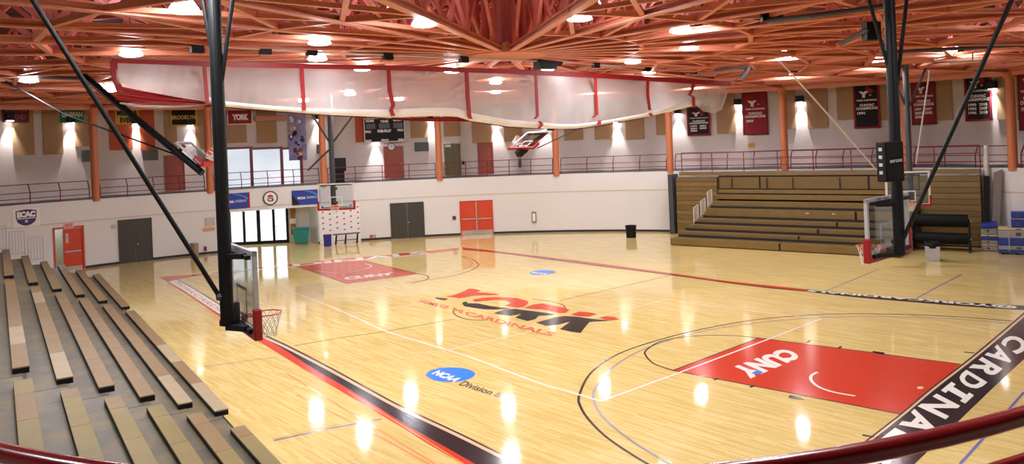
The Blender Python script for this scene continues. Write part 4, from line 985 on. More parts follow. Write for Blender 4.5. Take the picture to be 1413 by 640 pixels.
# ================================================================== BASKETBALL GOALS
def goal(name, label, org, e, nrm, w=1.83, h=1.22, padm=M_redpad, up=V((0, 0, 1)), net=True, rim=True, frame=M_whitem, glass=M_bbglass, back=True, cat='basketball hoop', loc=None):
    """org: bottom near corner of the board; e: unit vector along the board; nrm: unit normal to the front; returns root"""
    r = thing(name, loc or (org + e * w / 2), label, cat)
    o = V(org)
    MB().box(o + e * .04 + up * .04 - nrm * .008, e * (w - .08), nrm * .016, up * (h - .08)).build('glass', glass, r)
    f = MB()
    for a, ex, ez in ((o, e * w, up * .07), (o + up * (h - .07), e * w, up * .07), (o, e * .07, up * h), (o + e * (w - .07), e * .07, up * h)): f.box(a - nrm * .03, ex, nrm * .06, ez)
    f.build('board_frame', frame, r)
    q = MB(); c = o + e * (w / 2) + up * .16
    for a, ex, ez in ((c - e * .305, e * .61, up * .05), (c - e * .305 + up * .41, e * .61, up * .05), (c - e * .305, e * .05, up * .46), (c + e * .255, e * .05, up * .46)): q.box(a + nrm * .009, ex, nrm * .004, ez)
    q.build('target_square', M_whitem, r)
    p = MB(); p.box(o - e * .04 - up * .05 - nrm * .06, e * (w + .08), nrm * .12, up * .1); p.box(o - e * .04 - nrm * .06, e * .1, nrm * .12, up * .4); p.box(o + e * (w - .06) - nrm * .06, e * .1, nrm * .12, up * .4)
    p.build('edge_pad', padm, r, bevel=.02)
    if rim:
        rc = c + nrm * .38 - up * .02; ring_ = []
        mb = MB(); mb.tube([rc + e * .225 * math.cos(2 * math.pi * k / 24) + nrm * .225 * math.sin(2 * math.pi * k / 24) for k in range(24)], .011, 8, closed=True)
        mb.tube([c - e * .07 + nrm * .01 - up * .02, rc - nrm * .2 - e * .1], .014, 6); mb.tube([c + e * .07 + nrm * .01 - up * .02, rc - nrm * .2 + e * .1], .014, 6)
        mb.box(c - e * .09 - up * .1 + nrm * .01, e * .18, nrm * .05, up * .14); mb.build('rim', M_rim, r)
        if net:
            nb_ = MB()
            for k in range(12):
                for sgn in (1, -1):
                    pts = []
                    for j in range(5):
                        a = 2 * math.pi * (k + sgn * j * .5) / 12; rad = .22 - .022 * j - (.006 * j * (4 - j) * .5)
                        pts.append(rc + (e * math.cos(a) + nrm * math.sin(a)) * rad - up * (.09 * j))
                    nb_.tube(pts, .0055, 4, cap=False)
            nb_.build('net', M_net, r)
    if back:
        MB().box(o + e * .12 + up * .03 - nrm * .1, e * (w - .24), nrm * .07, up * .07).build('board_bracket', M_blackm, r)
        MB().box(o + e * .12 + up * (h - .12) - nrm * .1, e * (w - .24), nrm * .07, up * .06).build('board_bracket', M_blackm, r)
    return r
def camdir(lat, dep): v = rt * lat + fw * dep; return v.normalized()
# --- near left hoop (cross court), hung from the roof
dn = 11.0
o = D(356.5, 465, dn); e = camdir(-1.0, 1.53); nr = V((e.y, -e.x, 0))
if nr.dot(rt) < 0: nr = -nr
gl_ = goal('hanging_hoop', 'nearest basketball hoop on a thick black pole hung from the roof by the near sideline', o, e, nr, frame=M_greym)
mid = o + e * .915
pb = mid - nr * .42; pole = V((pb.x, pb.y, 0)); zb = o.z - .03
# set the pole on its measured sight line
dp = (pole - CAM).dot(fw); q = D(314, 447, dp); pole = V((q.x, q.y, 0)); zb = q.z
MB().tube([pole + V((0, 0, zb)), pole + V((0, 0, 8.75))], .098, 18).build('pole', M_blackm, gl_)
MB().lathe([(.104, -.03), (.115, -.03), (.115, .05), (.104, .05)], pole + V((0, 0, zb + .02)), 18).build('pole_cap', M_blackm, gl_)
for a_, b_ in ((pole + V((0, 0, o.z + .22)), mid - nr * .08 + V((0, 0, .3))), (pole + V((0, 0, o.z + .04)), o + e * .3 - nr * .08 + V((0, 0, .08))), (pole + V((0, 0, o.z + 1.1)), o + e * .3 - nr * .08 + V((0, 0, 1.14)))): MB().beam(a_, b_, .08, .08).build('board_arm', M_blackm, gl_)
MB().box(mid - nr * .14 + V((0, 0, .06)) - e * .07, e * .14, nr * .1, V((0, 0, .32))).build('rim_mount', M_darkg, gl_)
bk = -nr
pl_n = V((bk.y, -bk.x, 0))
def brace(root, name, attach, px_top, pn, ztop, rad, m=M_blackm, collar=True):
    t = plane_hit(px_top[0], px_top[1], attach, pn); d = (t - attach).normalized(); 
    end = attach + d * ((ztop - attach.z) / d.z) if d.z > .05 else t
    MB().tube([attach, end], rad, 10).build(name, m, root)
at = D(301, 409, dp); at.z = plane_hit(304, 408, pole, V((fw.x, fw.y, 0))).z
brace(gl_, 'diagonal_brace', V((pole.x, pole.y, at.z)) - nr * .1, (45, 0), pl_n, 8.75, .035)
mb = MB(); mb.tube([V((pole.x, pole.y, at.z)) - nr * .14, V((pole.x, pole.y, at.z)) + nr * .05], .06, 8); mb.build('brace_collar', M_darkg, gl_)
for zz, (u0, v0), (u1, v1) in ((0, (280, 0), (299, 112)), (0, (321, 0), (306, 112))):
    a = D(u1, v1, dp); b = D(u0, v0, dp); d = (b - a).normalized(); b = a + d * ((8.75 - a.z) / d.z); MB().tube([a, b], .034, 8).build('side_brace', M_blackm, gl_)
# --- main right hoop
o = D(1197, 360, 14.0); e = camdir(1.38, 1.2); nr = V((e.y, -e.x, 0))
if nr.dot(rt) > 0: nr = -nr
gr_ = goal('hanging_hoop', 'hoop on black pole with shot clock above, right of the red lane', o, e, nr, h=1.12, frame=M_greym)
mid = o + e * .915; pb = mid - nr * .4; dp = (pb - CAM).dot(fw)
q = D(1241.5, 350, dp); pole = V((q.x, q.y, 0))
MB().tube([pole + V((0, 0, q.z)), pole + V((0, 0, 8.75))], .1, 18).build('pole', M_blackm, gr_)
for a_, b_ in ((pole + V((0, 0, o.z + .2)), mid - nr * .08 + V((0, 0, .26))), (pole + V((0, 0, o.z + .05)), o + e * .25 - nr * .08 + V((0, 0, .07))), (pole + V((0, 0, o.z + .98)), o + e * .3 - nr * .08 + V((0, 0, 1.0)))): MB().beam(a_, b_, .07, .07).build('board_arm', M_blackm, gr_)
at = D(1246, 328, dp)
pn = V((0, 0, 0)); bk = -nr; pn = V((bk.y, -bk.x, 0))
brace(gr_, 'diagonal_brace', V((pole.x, pole.y, at.z)) - nr * .08, (1396, 0), pn, 8.75, .038)
for (u0, v0), (u1, v1) in (((1199, 0), (1231, 112)), ((1251, 0), (1238, 118))):
    a = D(u1, v1, dp); b = D(u0, v0, dp); d = (b - a).normalized(); b = a + d * ((8.75 - a.z) / d.z); MB().tube([a, b], .036, 8).build('side_brace', M_blackm, gr_)
# shot clock in front of the pole
p = D(1227, 223, dp - .35); sc = thing('shot_clock', p, 'black shot clock box hung on the hoop pole right of the court', 'shot clock')
sd = camdir(.95, .3); sn = V((sd.y, -sd.x, 0))
if sn.dot(CAM - p) < 0: sn = -sn
MB().box(p - sd * .2 - sn * .1 - V((0, 0, .36)), sd * .42, sn * .22, V((0, 0, .72))).build('case', M_blackp, sc, bevel=.015)
mb = MB(); put_text(mb, 'SHOT CLOCK', p - sd * .1 + sn * .125 + V((0, 0, .03)), p + sd * .18 + sn * .125 + V((0, 0, .05)), p + sd * .18 + sn * .125 - V((0, 0, .0)), p - sd * .1 + sn * .125 - V((0, 0, .02)), V((0, 0, 0)), .03); mb.build('lettering', M_letter, sc)
MB().box(p - sd * .17 + sn * .121 + V((0, 0, .1)), sd * .36, sn * .004, V((0, 0, .22))).build('digit_window', M_blackm, sc); MB().box(p - sd * .17 + sn * .121 - V((0, 0, .3)), sd * .36, sn * .004, V((0, 0, .2))).build('digit_window', M_blackm, sc)
for k in range(4): MB().box(p - sd * .2 - sn * .02 + V((0, 0, .2 - .14 * k)) - sd * .012, sd * .012, sn * .08, V((0, 0, .06))).build('side_lamp', M_greym, sc)
# --- far right hoop in front of the brown bleachers
dpt = 32.0
o = D(1223, 286, dpt); e2_ = D(1284.5, 281, dpt - .2) - o; o.z = e2_.z * .5 + o.z; e = V((e2_.x, e2_.y, 0)); wd = e.length; e.normalize(); nr = V((e.y, -e.x, 0))
if nr.dot(CAM - o) < 0: nr = -nr
gf = goal('hanging_hoop', 'far hoop with white framed glass board in front of the brown bleachers', o, e, nr, w=wd, h=1.42)
mid = o + e * wd / 2
q = D(1255.5, 245, dpt + .6); pole = V((q.x, q.y, 0))
MB().tube([pole + V((0, 0, o.z + .1)), pole + V((0, 0, 8.6))], .12, 14).build('pole', M_darkg, gf)
MB().beam(pole + V((0, 0, o.z + .4)), mid - nr * .1 + V((0, 0, .4)), .12, .12).build('board_arm', M_darkg, gf); MB().beam(pole + V((0, 0, o.z + 1.1)), mid - nr * .1 + V((0, 0, 1.1)), .12, .12).build('board_arm', M_darkg, gf)
for (u0, v0), (u1, v1) in (((1230, 100), (1250, 148)), ((1275, 100), (1254, 148))):
    a = D(u1, v1, dpt + .6); b = D(u0, v0, dpt + .6); d = (b - a).normalized(); b = a + d * ((8.5 - a.z) / d.z); MB().tube([a, b], .05, 6).build('side_brace', M_darkg, gf)
# --- far left main hoop
dpt = 37.6
o = D(439.5, 289.5, dpt); e2_ = D(489.5, 287.5, dpt) - o; e = V((e2_.x, e2_.y, 0)); wd = e.length; e.normalize(); nr = V((e.y, -e.x, 0))
if nr.dot(CAM - o) < 0: nr = -nr
gm = goal('hanging_hoop', 'far hoop with white framed board in front of the sponsor backdrop', o, e, nr, w=wd, h=1.27)
mid = o + e * wd / 2; q = D(460, 270, dpt + .6); pole = V((q.x, q.y, 0))
MB().tube([pole + V((0, 0, o.z + .1)), pole + V((0, 0, 8.6))], .13, 14).build('pole', M_darkg, gm)
MB().beam(pole + V((0, 0, o.z + .3)), mid - nr * .1 + V((0, 0, .3)), .12, .12).build('board_arm', M_darkg, gm); MB().beam(pole + V((0, 0, o.z + 1.0)), mid - nr * .1 + V((0, 0, 1.0)), .12, .12).build('board_arm', M_darkg, gm)
for (u0, v0), (u1, v1) in (((432, 160), (457, 200)), ((425, 235), (456, 205)), ((483, 165), (460, 196))):
    a = D(u1, v1, dpt + .6); b = D(u0, v0, dpt + .6); MB().tube([a, a + (b - a) * (1.0 if v0 > v1 else (8.5 - a.z) / max(.1, (b - a).z))], .05, 6).build('side_brace', M_darkg, gm)
# --- folded hoop, far side
bl_, br_ = D(701.7, 205, 36.1), D(736, 204, 34.7); e = (br_ - bl_); wd = e.length; e.normalize()
tl_, tr_ = D(721, 184, 37.1), D(755, 181.5, 35.7); up_ = ((tl_ - bl_) + (tr_ - br_)).normalized(); hh = ((tl_ - bl_).length + (tr_ - br_).length) / 2; up_ = (up_ - e * up_.dot(e)).normalized()
nr = e.cross(up_); 
if nr.dot(CAM - bl_) < 0: nr = -nr
gq = goal('folded_hoop', 'folded up hoop hanging tilted below the middle of the curtain', bl_, e, nr, w=wd, h=hh, up=up_, net=True)
mid = bl_ + e * wd / 2
MB().tube([mid + up_ * .3 - nr * .2, mid + up_ * 4.5 - nr * .4], .12, 12).build('pole', M_blackm, gq)
MB().tube([D(741, 204.5, 34.9), D(815, 170, 34.9), D(860, 149, 34.9)], .03, 6).build('strut', M_darkg, gq)
mb = MB(); mb.box(mid - e * .15 - up_ * .3 - nr * .3, e * .3, nr * .3, up_ * .5); mb.build('board_arm', M_blackm, gq)
# --- folded hoop, left
dl = 24.5
a, b = D(126, 113, dl + 1.2), D(279, 238.5, dl); ad = (b - a).normalized()
gk = thing('folded_hoop', b, 'folded up hoop on a slanting black pole below the left roof', 'basketball hoop')
MB().tube([a - ad * .8, b], .11, 14).build('pole', M_blackm, gk)
MB().tube([D(8, 112, dl + 2), D(90, 158, dl + 1.5), D(250, 216, dl + .4)], .03, 8).build('strut', M_blackm, gk)
sidev = V((fw.x, fw.y, 0)); pn = ad.cross(sidev).normalized()
if pn.z < 0: pn = -pn
bo = b - ad * 1.2 + pn * .12 - sidev * .6
MB().box(bo + pn * .25, ad * 1.2, sidev * 1.2, pn * .02).build('glass', M_bbglass, gk)
f = MB()
for q0, q1, q2 in ((bo, ad * 1.2, sidev * .06), (bo + sidev * 1.14, ad * 1.2, sidev * .06), (bo, ad * .06, sidev * 1.2), (bo + ad * 1.14, ad * .06, sidev * 1.2)): f.box(q0 + pn * .22, q1, q2, pn * .06)
f.build('board_frame', M_greym, gk)
mb = MB(); mb.box(bo + ad * 1.18 + pn * .18, ad * .1, sidev * 1.2, pn * .14); mb.box(bo + ad * .85 + pn * .18, ad * .4, sidev * .1, pn * .14); mb.build('edge_pad', M_redpad, gk)
rc = bo + ad * 1.0 + sidev * .6 + pn * .55
mb = MB(); mb.tube([rc + ad * .225 * math.cos(2 * math.pi * k / 20) * .0 + pn * .225 * math.cos(2 * math.pi * k / 20) + sidev * .225 * math.sin(2 * math.pi * k / 20) for k in range(20)], .014, 6, closed=True); mb.build('rim', M_rim, gk)
nb_ = MB()
for k in range(10): 
    A0 = 2 * math.pi * k / 10; nb_.tube([rc + pn * .22 * math.cos(A0) + sidev * .22 * math.sin(A0), rc + ad * .4 + pn * .12 * math.cos(A0 + .5) + sidev * .12 * math.sin(A0 + .5)], .008, 4)
nb_.build('net', M_net, gk)
MB().beam(b - ad * .25, bo + ad * .95 + sidev * .6 + pn * .2, .14, .14).build('board_arm', M_blackm, gk); MB().beam(b - ad * 1.1, bo + ad * .1 + sidev * .6 + pn * .2, .1, .1).build('board_arm', M_blackm, gk)

# dark pipes under the roof on the right and the white rope
hp = thing('hoist_pipe', D(1000, 15, 19), 'long black hoist pipe under the roof left of the right hoop pole', 'pipe')
MB().tube([D(938, 6, 20), D(1000, 17, 19), D(1068, 28, 18)], .06, 10).build('pipe', M_blackm, hp)
MB().tube([D(1060, 29, 18), D(1120, 22, 17), D(1225, 8, 16)], .06, 10).build('pipe', M_darkg, hp)
for u, v, d_ in ((962, 6, 19.7), (1073, 22, 18)): MB().box(D(u, v, d_) - rt * .35 - V((0, 0, .1)), rt * .7, fw * .2, V((0, 0, .2))).build('clamp', M_blackp, hp)
MB().tube([D(1018, 20, 18.9), D(1026, 27, 18.9)], .06, 8).build('hook', M_blackp, hp)
wn = thing('winch', D(1203, 40, 19), 'black hoist winch with angled arm left of the right hoop pole', 'winch')
MB().tube([D(1160, 61, 20), D(1198, 40, 19)], .06, 10).build('arm', M_darkg, wn); MB().box(D(1197, 55, 19) - rt * .0, rt * .35, fw * .3, V((0, 0, .45))).build('motor', M_blackp, wn)
hook = thing('pipe_hanger', D(1028, 103, 30), 'short dark pipe hanger above the right end of the curtain', 'hanger')
MB().tube([D(985, 97, 30), D(1028, 92, 30)], .05, 8).build('pipe', M_darkg, hook); MB().tube([D(1033, 92, 30), D(1029, 100, 30), D(1022, 107, 30)], .09, 8).build('hook', M_darkg, hook)
rope = thing('rope', D(1100, 115, 28), 'pale rope slanting from the roof across the upper wall on the right', 'rope')
MB().tube([D(1076, 84, 27), D(1125, 138, 28), D(1176, 196, 29), D(1210, 235, 30)], .03, 6).build('line', M_cable, rope)
rope = thing('rope', D(1280, 140, 28), 'pale rope hanging before the red banner right of the hoop pole', 'rope')
MB().tube([D(1283, 96, 27), D(1273, 165, 27.5), D(1264, 225, 28)], .025, 6).build('line', M_greym, rope)
p = thing('white_pipe_rail', D(1350, 82, 24), 'white pipe bracket under the roof above the right banners', 'pipe')
MB().tube([D(1310, 87, 24), D(1345, 84, 24), D(1362, 83, 24)], .03, 6).build('pipe', M_greym, p); MB().tube([D(1342, 84, 24), D(1342, 72, 24)], .025, 6).build('hanger', M_greym, p)
for i, (u0, v0, u1, v1, dd, lb) in enumerate(((0, 105, 125, 108, 26, 'thin black pipe under the roof at the far left'), (1245, 72, 1413, 62, 25, 'thin dark pipe behind the lamp at the upper right'))):
    mb = MB(); mb.tube([D(u0 - 20, v0, dd), D(u1, v1, dd)], .06, 8); tag(mb.build('roof_pipe', M_darkg), lb, 'pipe')
# foreground handrail round the camera balcony
def rail_pt(lat, z, add=0.0): 
    dd = 2.33 + .13 * lat * lat + add; q = CAM + rt * lat + fw * dd; q.z = z; return q
zr = CAM.z - 1.05
hr = thing('balcony_handrail', rail_pt(0, DECK, -.1), 'glossy dark red handrail in the foreground of the picture', 'railing')
ZRm = zr - .155
rr = [rail_pt(x / 10, zr) for x in range(-36, 37, 2)]
MB().tube(rr, .034, 14).build('top_rail', M_rail_near, hr, smooth=True)
MB().tube([rail_pt(x / 10, ZRm) for x in range(-36, 37, 2)], .022, 12).build('rail', M_rail_near, hr, smooth=True)
for x in (-2.8, -1.0, .8, 2.6): MB().tube([rail_pt(x, DECK), rail_pt(x, zr)], .03, 10).build('post', M_rail_near, hr)
mb = MB(); L_ = [rail_pt(x / 10, DECK, -.12 if False else .08) for x in range(-40, 41, 2)]; B_ = [q - fw * 9 for q in L_]
mb.grid([L_, B_]); mb.grid([[q - V((0, 0, .3)) for q in L_], L_]); struct(mb.build('balcony_floor', M_deck), 'grey balcony floor under the viewer')

# ================================================================== NEAR LEFT BLEACHERS
Z0, RISE = .42, .3
def zs(k): return Z0 + RISE * k
B0_ = F(315, 563, zs(0)); B0_.z = 0
ux = V((-13.95, 1.335, 0)).normalized(); vy = V((-ux.y, ux.x, 0))
if vy.dot(V((0, -1, 0))) < 0: vy = -vy
def loc(p): q = p - B0_; return q.dot(ux), q.dot(vy)
near = [(315, 563), (262.5, 554), (210, 544), (154.5, 531), (98, 519), (40.5, 504)]
farB = [(175.7, 424), (146, 415.5), (115.5, 407), (85, 399), (54, 390), (23.4, 380)]
farA = [(131, 378), (109, 372), (84, 365), (63, 360), (40, 352), (17.6, 343)]
startC = [(337, 586), (276, 568), (218, 558), (160, 546), (100, 535), (38, 522)]
nl = [loc(F(u, v, zs(k))) for k, (u, v) in enumerate(near)]
fB = [loc(F(u + .8, v + 4.5, zs(k)))[0] for k, (u, v) in enumerate(farB)]
fB2 = [loc(F(u, v - 2, zs(k)))[0] for k, (u, v) in enumerate(farB)]
fA = [loc(F(u, v, zs(k)))[0] for k, (u, v) in enumerate(farA)]
sC = [loc(F(u, v, zs(k)))[0] for k, (u, v) in enumerate(startC)]
pitch = sum(nl[k + 1][1] - nl[k][1] for k in range(5)) / 5
SW = .27
def Q(s, d, z): p = B0_ + ux * s + vy * d; p.z = z; return p
random.seed(11)
def bank(label, s0, s1, mats, seam, g0=0.0, g1=0.0):
    m = sum(s0) / 6
    r = thing('bleacher_bank', Q(m, 1.5, 0), label, 'bleachers')
    for k in range(6):
        d = k * pitch; a, b = s0[k], s1[k]; h0 = g0[k] if isinstance(g0, list) else g0; h1 = g1[k] if isinstance(g1, list) else g1
        body = MB(); body.box(Q(a, d, zs(k) - .13), ux * (b - a), vy * SW, V((0, 0, .1))); body.build('seat_body', M_blackp, r)
        s = a; first_ = True
        while s < b - .05:
            L = min(b - s, seam * random.uniform(.9, 1.1)); L = b - s if b - s - L < .5 else L
            MB().box(Q(s + .006, d - .005, zs(k) - .03), ux * (L - .012), vy * (SW + .01), V((0, 0, .03))).build('seat', random.choice(mats), r, bevel=.006); s += L
        # footboard behind this seat, and the dark riser below it
        w = pitch - .006 if k < 5 else 1.6
        s = a - h0; b2 = b + h1
        while s < b2 - .05:
            L = min(b2 - s, 3.6); MB().box(Q(s + .004, d + .12, RISE * (k + 1) - .05), ux * (L - .008), vy * w, V((0, 0, .05))).build('footboard', M_tier, r); s += L
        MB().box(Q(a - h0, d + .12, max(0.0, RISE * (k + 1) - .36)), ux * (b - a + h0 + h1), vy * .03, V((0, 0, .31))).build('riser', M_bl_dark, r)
    return r
mB = sum(nl[k][0] for k in range(6)) / 6
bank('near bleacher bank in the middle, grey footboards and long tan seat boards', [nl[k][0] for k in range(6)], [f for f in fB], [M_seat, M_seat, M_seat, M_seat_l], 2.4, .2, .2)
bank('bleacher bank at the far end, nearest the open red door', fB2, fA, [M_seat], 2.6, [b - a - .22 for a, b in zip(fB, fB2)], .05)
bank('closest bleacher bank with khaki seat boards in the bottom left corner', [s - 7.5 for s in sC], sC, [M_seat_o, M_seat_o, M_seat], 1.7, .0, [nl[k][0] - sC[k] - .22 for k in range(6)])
# guard rail of white bars at the far end
gr = thing('end_guard_rail', Q(fA[3] + .3, 2, 0), 'white barred guard rail at the far end of the bleachers', 'guard rail')
for k in range(3, 9):
    s = max(fA[min(k, 5)], fA[min(k - 1, 5)], fA[min(k + 1, 5)]) + .2; d0 = k * pitch + .1; zb = RISE * (k + 1) - .25; zt = zb + 1.15
    zb += .32; zt = zb + 1.1
    MB().tube([Q(s, d0, zb), Q(s, d0, zt), Q(s, d0 + pitch - .12, zt), Q(s, d0 + pitch - .12, zb)], .02, 6).build('frame', M_greym, gr)
    MB().tube([Q(s, d0, zb + .08), Q(s, d0 + pitch - .12, zb + .08)], .014, 6).build('bottom_bar', M_greym, gr)
    for j in range(1, 5): MB().tube([Q(s, d0 + (pitch - .12) * j / 5, zb + .08), Q(s, d0 + (pitch - .12) * j / 5, zt)], .011, 5).build('baluster', M_greym, gr)

# ================================================================== BROWN BLEACHERS ON THE FAR RIGHT
P0 = F(935, 322.6); P1 = F(1356, 342); e1 = (P1 - P0); LB = e1.length; e1.normalize(); e2 = V((e1.y, -e1.x, 0))
if e2.dot(CAM - P0) < 0: e2 = -e2
def S(s, d, z): p = P0 + e1 * s + e2 * d; p.z = z; return p
sRight = 12.9
bb = thing('folding_bleachers', S(LB / 2, 0, 0), 'large brown folding bleachers with the middle rows pulled out, along the right wall', 'bleachers')
def plank(name, s0, s1, d, z0, z1, dep, m): MB().box(S(s0, d - dep, z0), e1 * (s1 - s0), e2 * dep, V((0, 0, z1 - z0))).build(name, m, bb, bevel=.008)
# closed stacks left and right
for (sa, sb) in ((0, 2.55), (sRight + .02, LB)):
    n = 12; hgt = 3.28
    for j in range(n): plank('closed_row', sa, sb, -.004 * j, .06 + hgt * j / n, .06 + hgt * (j + 1) / n - .018, .5, M_bl if j % 2 else M_bl2)
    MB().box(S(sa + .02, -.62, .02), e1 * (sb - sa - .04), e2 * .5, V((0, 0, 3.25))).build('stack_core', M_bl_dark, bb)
    for k, (q) in enumerate((.5, .8)):
        if sa > 1: MB().box(S(sa + 1.4, .0, 1.35), e1 * .14, e2 * .02, V((0, 0, .06))).build('pull_handle', M_kick, bb)
rows = [(1.8, 4.36, .04, .36), (1.87, 3.41, .35, .62), (2.07, 2.7, .627, .9), (2.28, 2.0, .914, 1.18), (2.43, 1.3, 1.206, 1.66), (2.53, .6, 1.72, 2.02)]
split = [7.6, 8.2, 8.9, 9.6, 10.3, None]
for k, (s0, d, z0, z1) in enumerate(rows):
    segs_ = [(s0, sRight)] if split[k] is None else [(s0, split[k] - .04), (split[k] + .06, sRight)]
    for a, b in segs_: plank('row_face', a, b, d, z0, z1, .3, M_bl2)
    # footboard running back to the next row, and a dark board standing in for the shade in the gap
    dn_ = rows[k + 1][1] if k < 5 else -.3
    MB().box(S(s0, dn_ - .1, z1 - .05), e1 * (sRight - s0), e2 * (d - dn_ - .2), V((0, 0, .04))).build('footboard', M_bl, bb)
    MB().box(S(s0 + .05, dn_ - .2, max(.01, z0 - .02)), e1 * (sRight - s0 - .1), e2 * .3, V((0, 0, z1 - z0 + .12))).build('gap_shade_board', M_bl_dark, bb)
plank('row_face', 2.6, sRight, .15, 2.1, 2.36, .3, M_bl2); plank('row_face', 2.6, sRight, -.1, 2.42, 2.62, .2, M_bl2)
MB().box(S(2.6, -.3, 1.9), e1 * (sRight - 2.6), e2 * .1, V((0, 0, 1.5))).build('gap_shade_board', M_bl_dark, bb)  # dark sheet in place of the shade behind the upper rows
cut_ = [2.6, 5.0, 10.6, sRight]
for a, b in zip(cut_, cut_[1:]): plank('back_panel', a + .05, b - .05, -.16, 2.68, 3.32, .12, M_bl)
plank('top_plank', .2, LB, -.1, 3.42, 3.62, .5, M_bl2)
for s in (3.4, 5.4, 6.8, 9.2): MB().box(S(s, -.12, 2.68), e1 * .05, e2 * .03, V((0, 0, .6))).build('seam_post', M_bl_dark, bb)
for s in (7.9, 9.2): MB().box(S(s, 1.31, 1.5), e1 * .16, e2 * .02, V((0, 0, .08))).build('pull_handle', M_kick, bb)
for k, s in ((0, 7.62), (1, 8.22), (2, 8.92), (3, 9.62)):
    s0, d, z0, z1 = rows[k]; MB().box(S(s - .05, d - .3, z0), e1 * .1, e2 * .2, V((0, 0, z1 - z0))).build('gap_shade_board', M_bl_dark, bb)  # dark filler painted as shade in the row splits
# aisle rail on the left steps
ar = thing('aisle_rail', S(2.3, 1.4, 0), 'pale aisle railing at the left end of the pulled out rows', 'railing')
for k, (s, d, z) in enumerate(((2.2, 2.3, .95), (2.3, 1.6, 1.25), (2.4, .9, 1.7))):
    MB().tube([S(s, d, z), S(s, d, z + .85), S(s, d - .55, z + .95), S(s, d - .55, z + .2)], .025, 6).build('rail_hoop', M_whitem, ar)
    for j in (1, 2): MB().tube([S(s, d - .18 * j, z + .1), S(s, d - .18 * j, z + .87)], .015, 5).build('baluster', M_whitem, ar)
# guard rail on top of the bleachers
tr_ = thing('top_guard_rail', S(LB / 2, -.4, 3.62), 'maroon guard rail along the top of the brown bleachers', 'railing')
for z in (.35, .75, 1.12): MB().tube([S(.3, -.3, 3.62 + z), S(LB, -.3, 3.62 + z)], .025, 6).build('rail', M_rail, tr_)
for j in range(9): MB().tube([S(.3 + (LB - .3) * j / 8, -.3, 3.63), S(.3 + (LB - .3) * j / 8, -.3, 4.74)], .028, 6).build('post', M_rail, tr_)
# dark end panel left, leaning boards and rolled net right
ep = MB(); ep.box(S(-.42, -.6, 0), e1 * .16, e2 * .9, V((0, 0, 3.5))); ep.box(S(-.22, -.6, 0), e1 * .12, e2 * .6, V((0, 0, 3.3)))
tag(MB().box(S(-.42, -.6, 0), e1 * .3, e2 * .75, V((0, 0, 3.5))).build('bleacher_end_panel', M_darkg, None, bevel=.02), 'tall dark end panel at the left of the brown bleachers', 'board')
def plain(name, mb, m, label, cat, **k): return tag(mb.build(name, m, None, **k), label, cat)
mb = MB(); mb.tube([S(LB + .18, -.6, .1), S(LB + .18, -.6, 3.4), S(LB + .22, -.62, 4.7)], [.07, .12, .1], 10); plain('rolled_net', mb, M_net, 'pale rolled net standing at the right end of the brown bleachers', 'net')
mb = MB(); mb.hexa([S(LB + .35, .0, 0), S(LB + .62, .0, 0), S(LB + .62, -.06, 0), S(LB + .35, -.06, 0), S(LB + .5, -.45, 3.45), S(LB + .85, -.45, 3.6), S(LB + .85, -.51, 3.6), S(LB + .5, -.51, 3.45)]); plain('leaning_board', mb, mat('brown_grey_board', (120, 108, 98), .6), 'tall grey board leaning between the brown bleachers and the wall', 'board')
mb = MB(); mb.hexa([S(LB + .08, .05, 0), S(LB + .3, .05, 0), S(LB + .3, -.02, 0), S(LB + .08, -.02, 0), S(LB + .1, -.4, 3.3), S(LB + .34, -.4, 3.3), S(LB + .34, -.46, 3.3), S(LB + .1, -.46, 3.3)]); plain('leaning_board', mb, M_blackp, 'black board leaning against the right end of the brown bleachers', 'board')

# ================================================================== THINGS ON THE FLOOR
def scale_at(p): return (p - CAM).dot(fw) / FPX     # metres per measured pixel there
def axes(p):
    d = V((p.x - CAM.x, p.y - CAM.y, 0)).normalized(); return V((d.y, -d.x, 0)), -d    # right, towards viewer
# mat rack with two rolls
p = F(1300, 346); s = scale_at(p); x, y = axes(p)
x = (x * .97 + y * .1).normalized(); y = V((x.y, -x.x, 0)); y = y if y.dot(CAM - p) > 0 else -y
rk = thing('mat_rack', p, 'black wheeled rack with two thick rolled mats before the brown bleachers', 'mat rack')
W2 = 33.5 * s; zc = [(51 - 9 - 0) * s, 17.5 * s]
for sg in (-1, 1):
    f = MB(); b = p + x * sg * W2
    f.beam(b + y * .4 + V((0, 0, .1)), b - y * .4 + V((0, 0, .1)), .07, .06); f.beam(b + y * .25 + V((0, 0, .12)), b + y * .1 + V((0, 0, 1.45)), .06, .06); f.beam(b - y * .25 + V((0, 0, .12)), b - y * .1 + V((0, 0, 1.45)), .06, .06); f.beam(b - y * .2 + V((0, 0, .55)), b + y * .2 + V((0, 0, .55)), .05, .05); f.beam(b - y * .2 + V((0, 0, 1.28)), b + y * .2 + V((0, 0, 1.28)), .05, .05)
    f.build('side_frame', M_blackm, rk)
    for t in (-.35, .35): MB().tube([b + y * t - x * .03 + V((0, 0, .06)), b + y * t + x * .03 + V((0, 0, .06))], .06, 12).build('wheel', M_darkg, rk)
for z, r_, nm in ((zc[0], .29, 'rolled_mat'), (zc[1], .26, 'rolled_mat')):
    m_ = MB(); m_.tube([p - x * (W2 - .05) + V((0, 0, z)), p + x * (W2 - .05) + V((0, 0, z))], r_, 24); o = m_.build(nm, M_vinyl_black, rk); 
    MB().tube([p - x * (W2 + .08) + V((0, 0, z)), p + x * (W2 + .08) + V((0, 0, z))], .05, 10).build('axle', M_greym, o)
MB().beam(p - x * W2 + V((0, 0, .1)), p + x * W2 + V((0, 0, .1)), .06, .06).build('base_bar', M_blackm, rk)
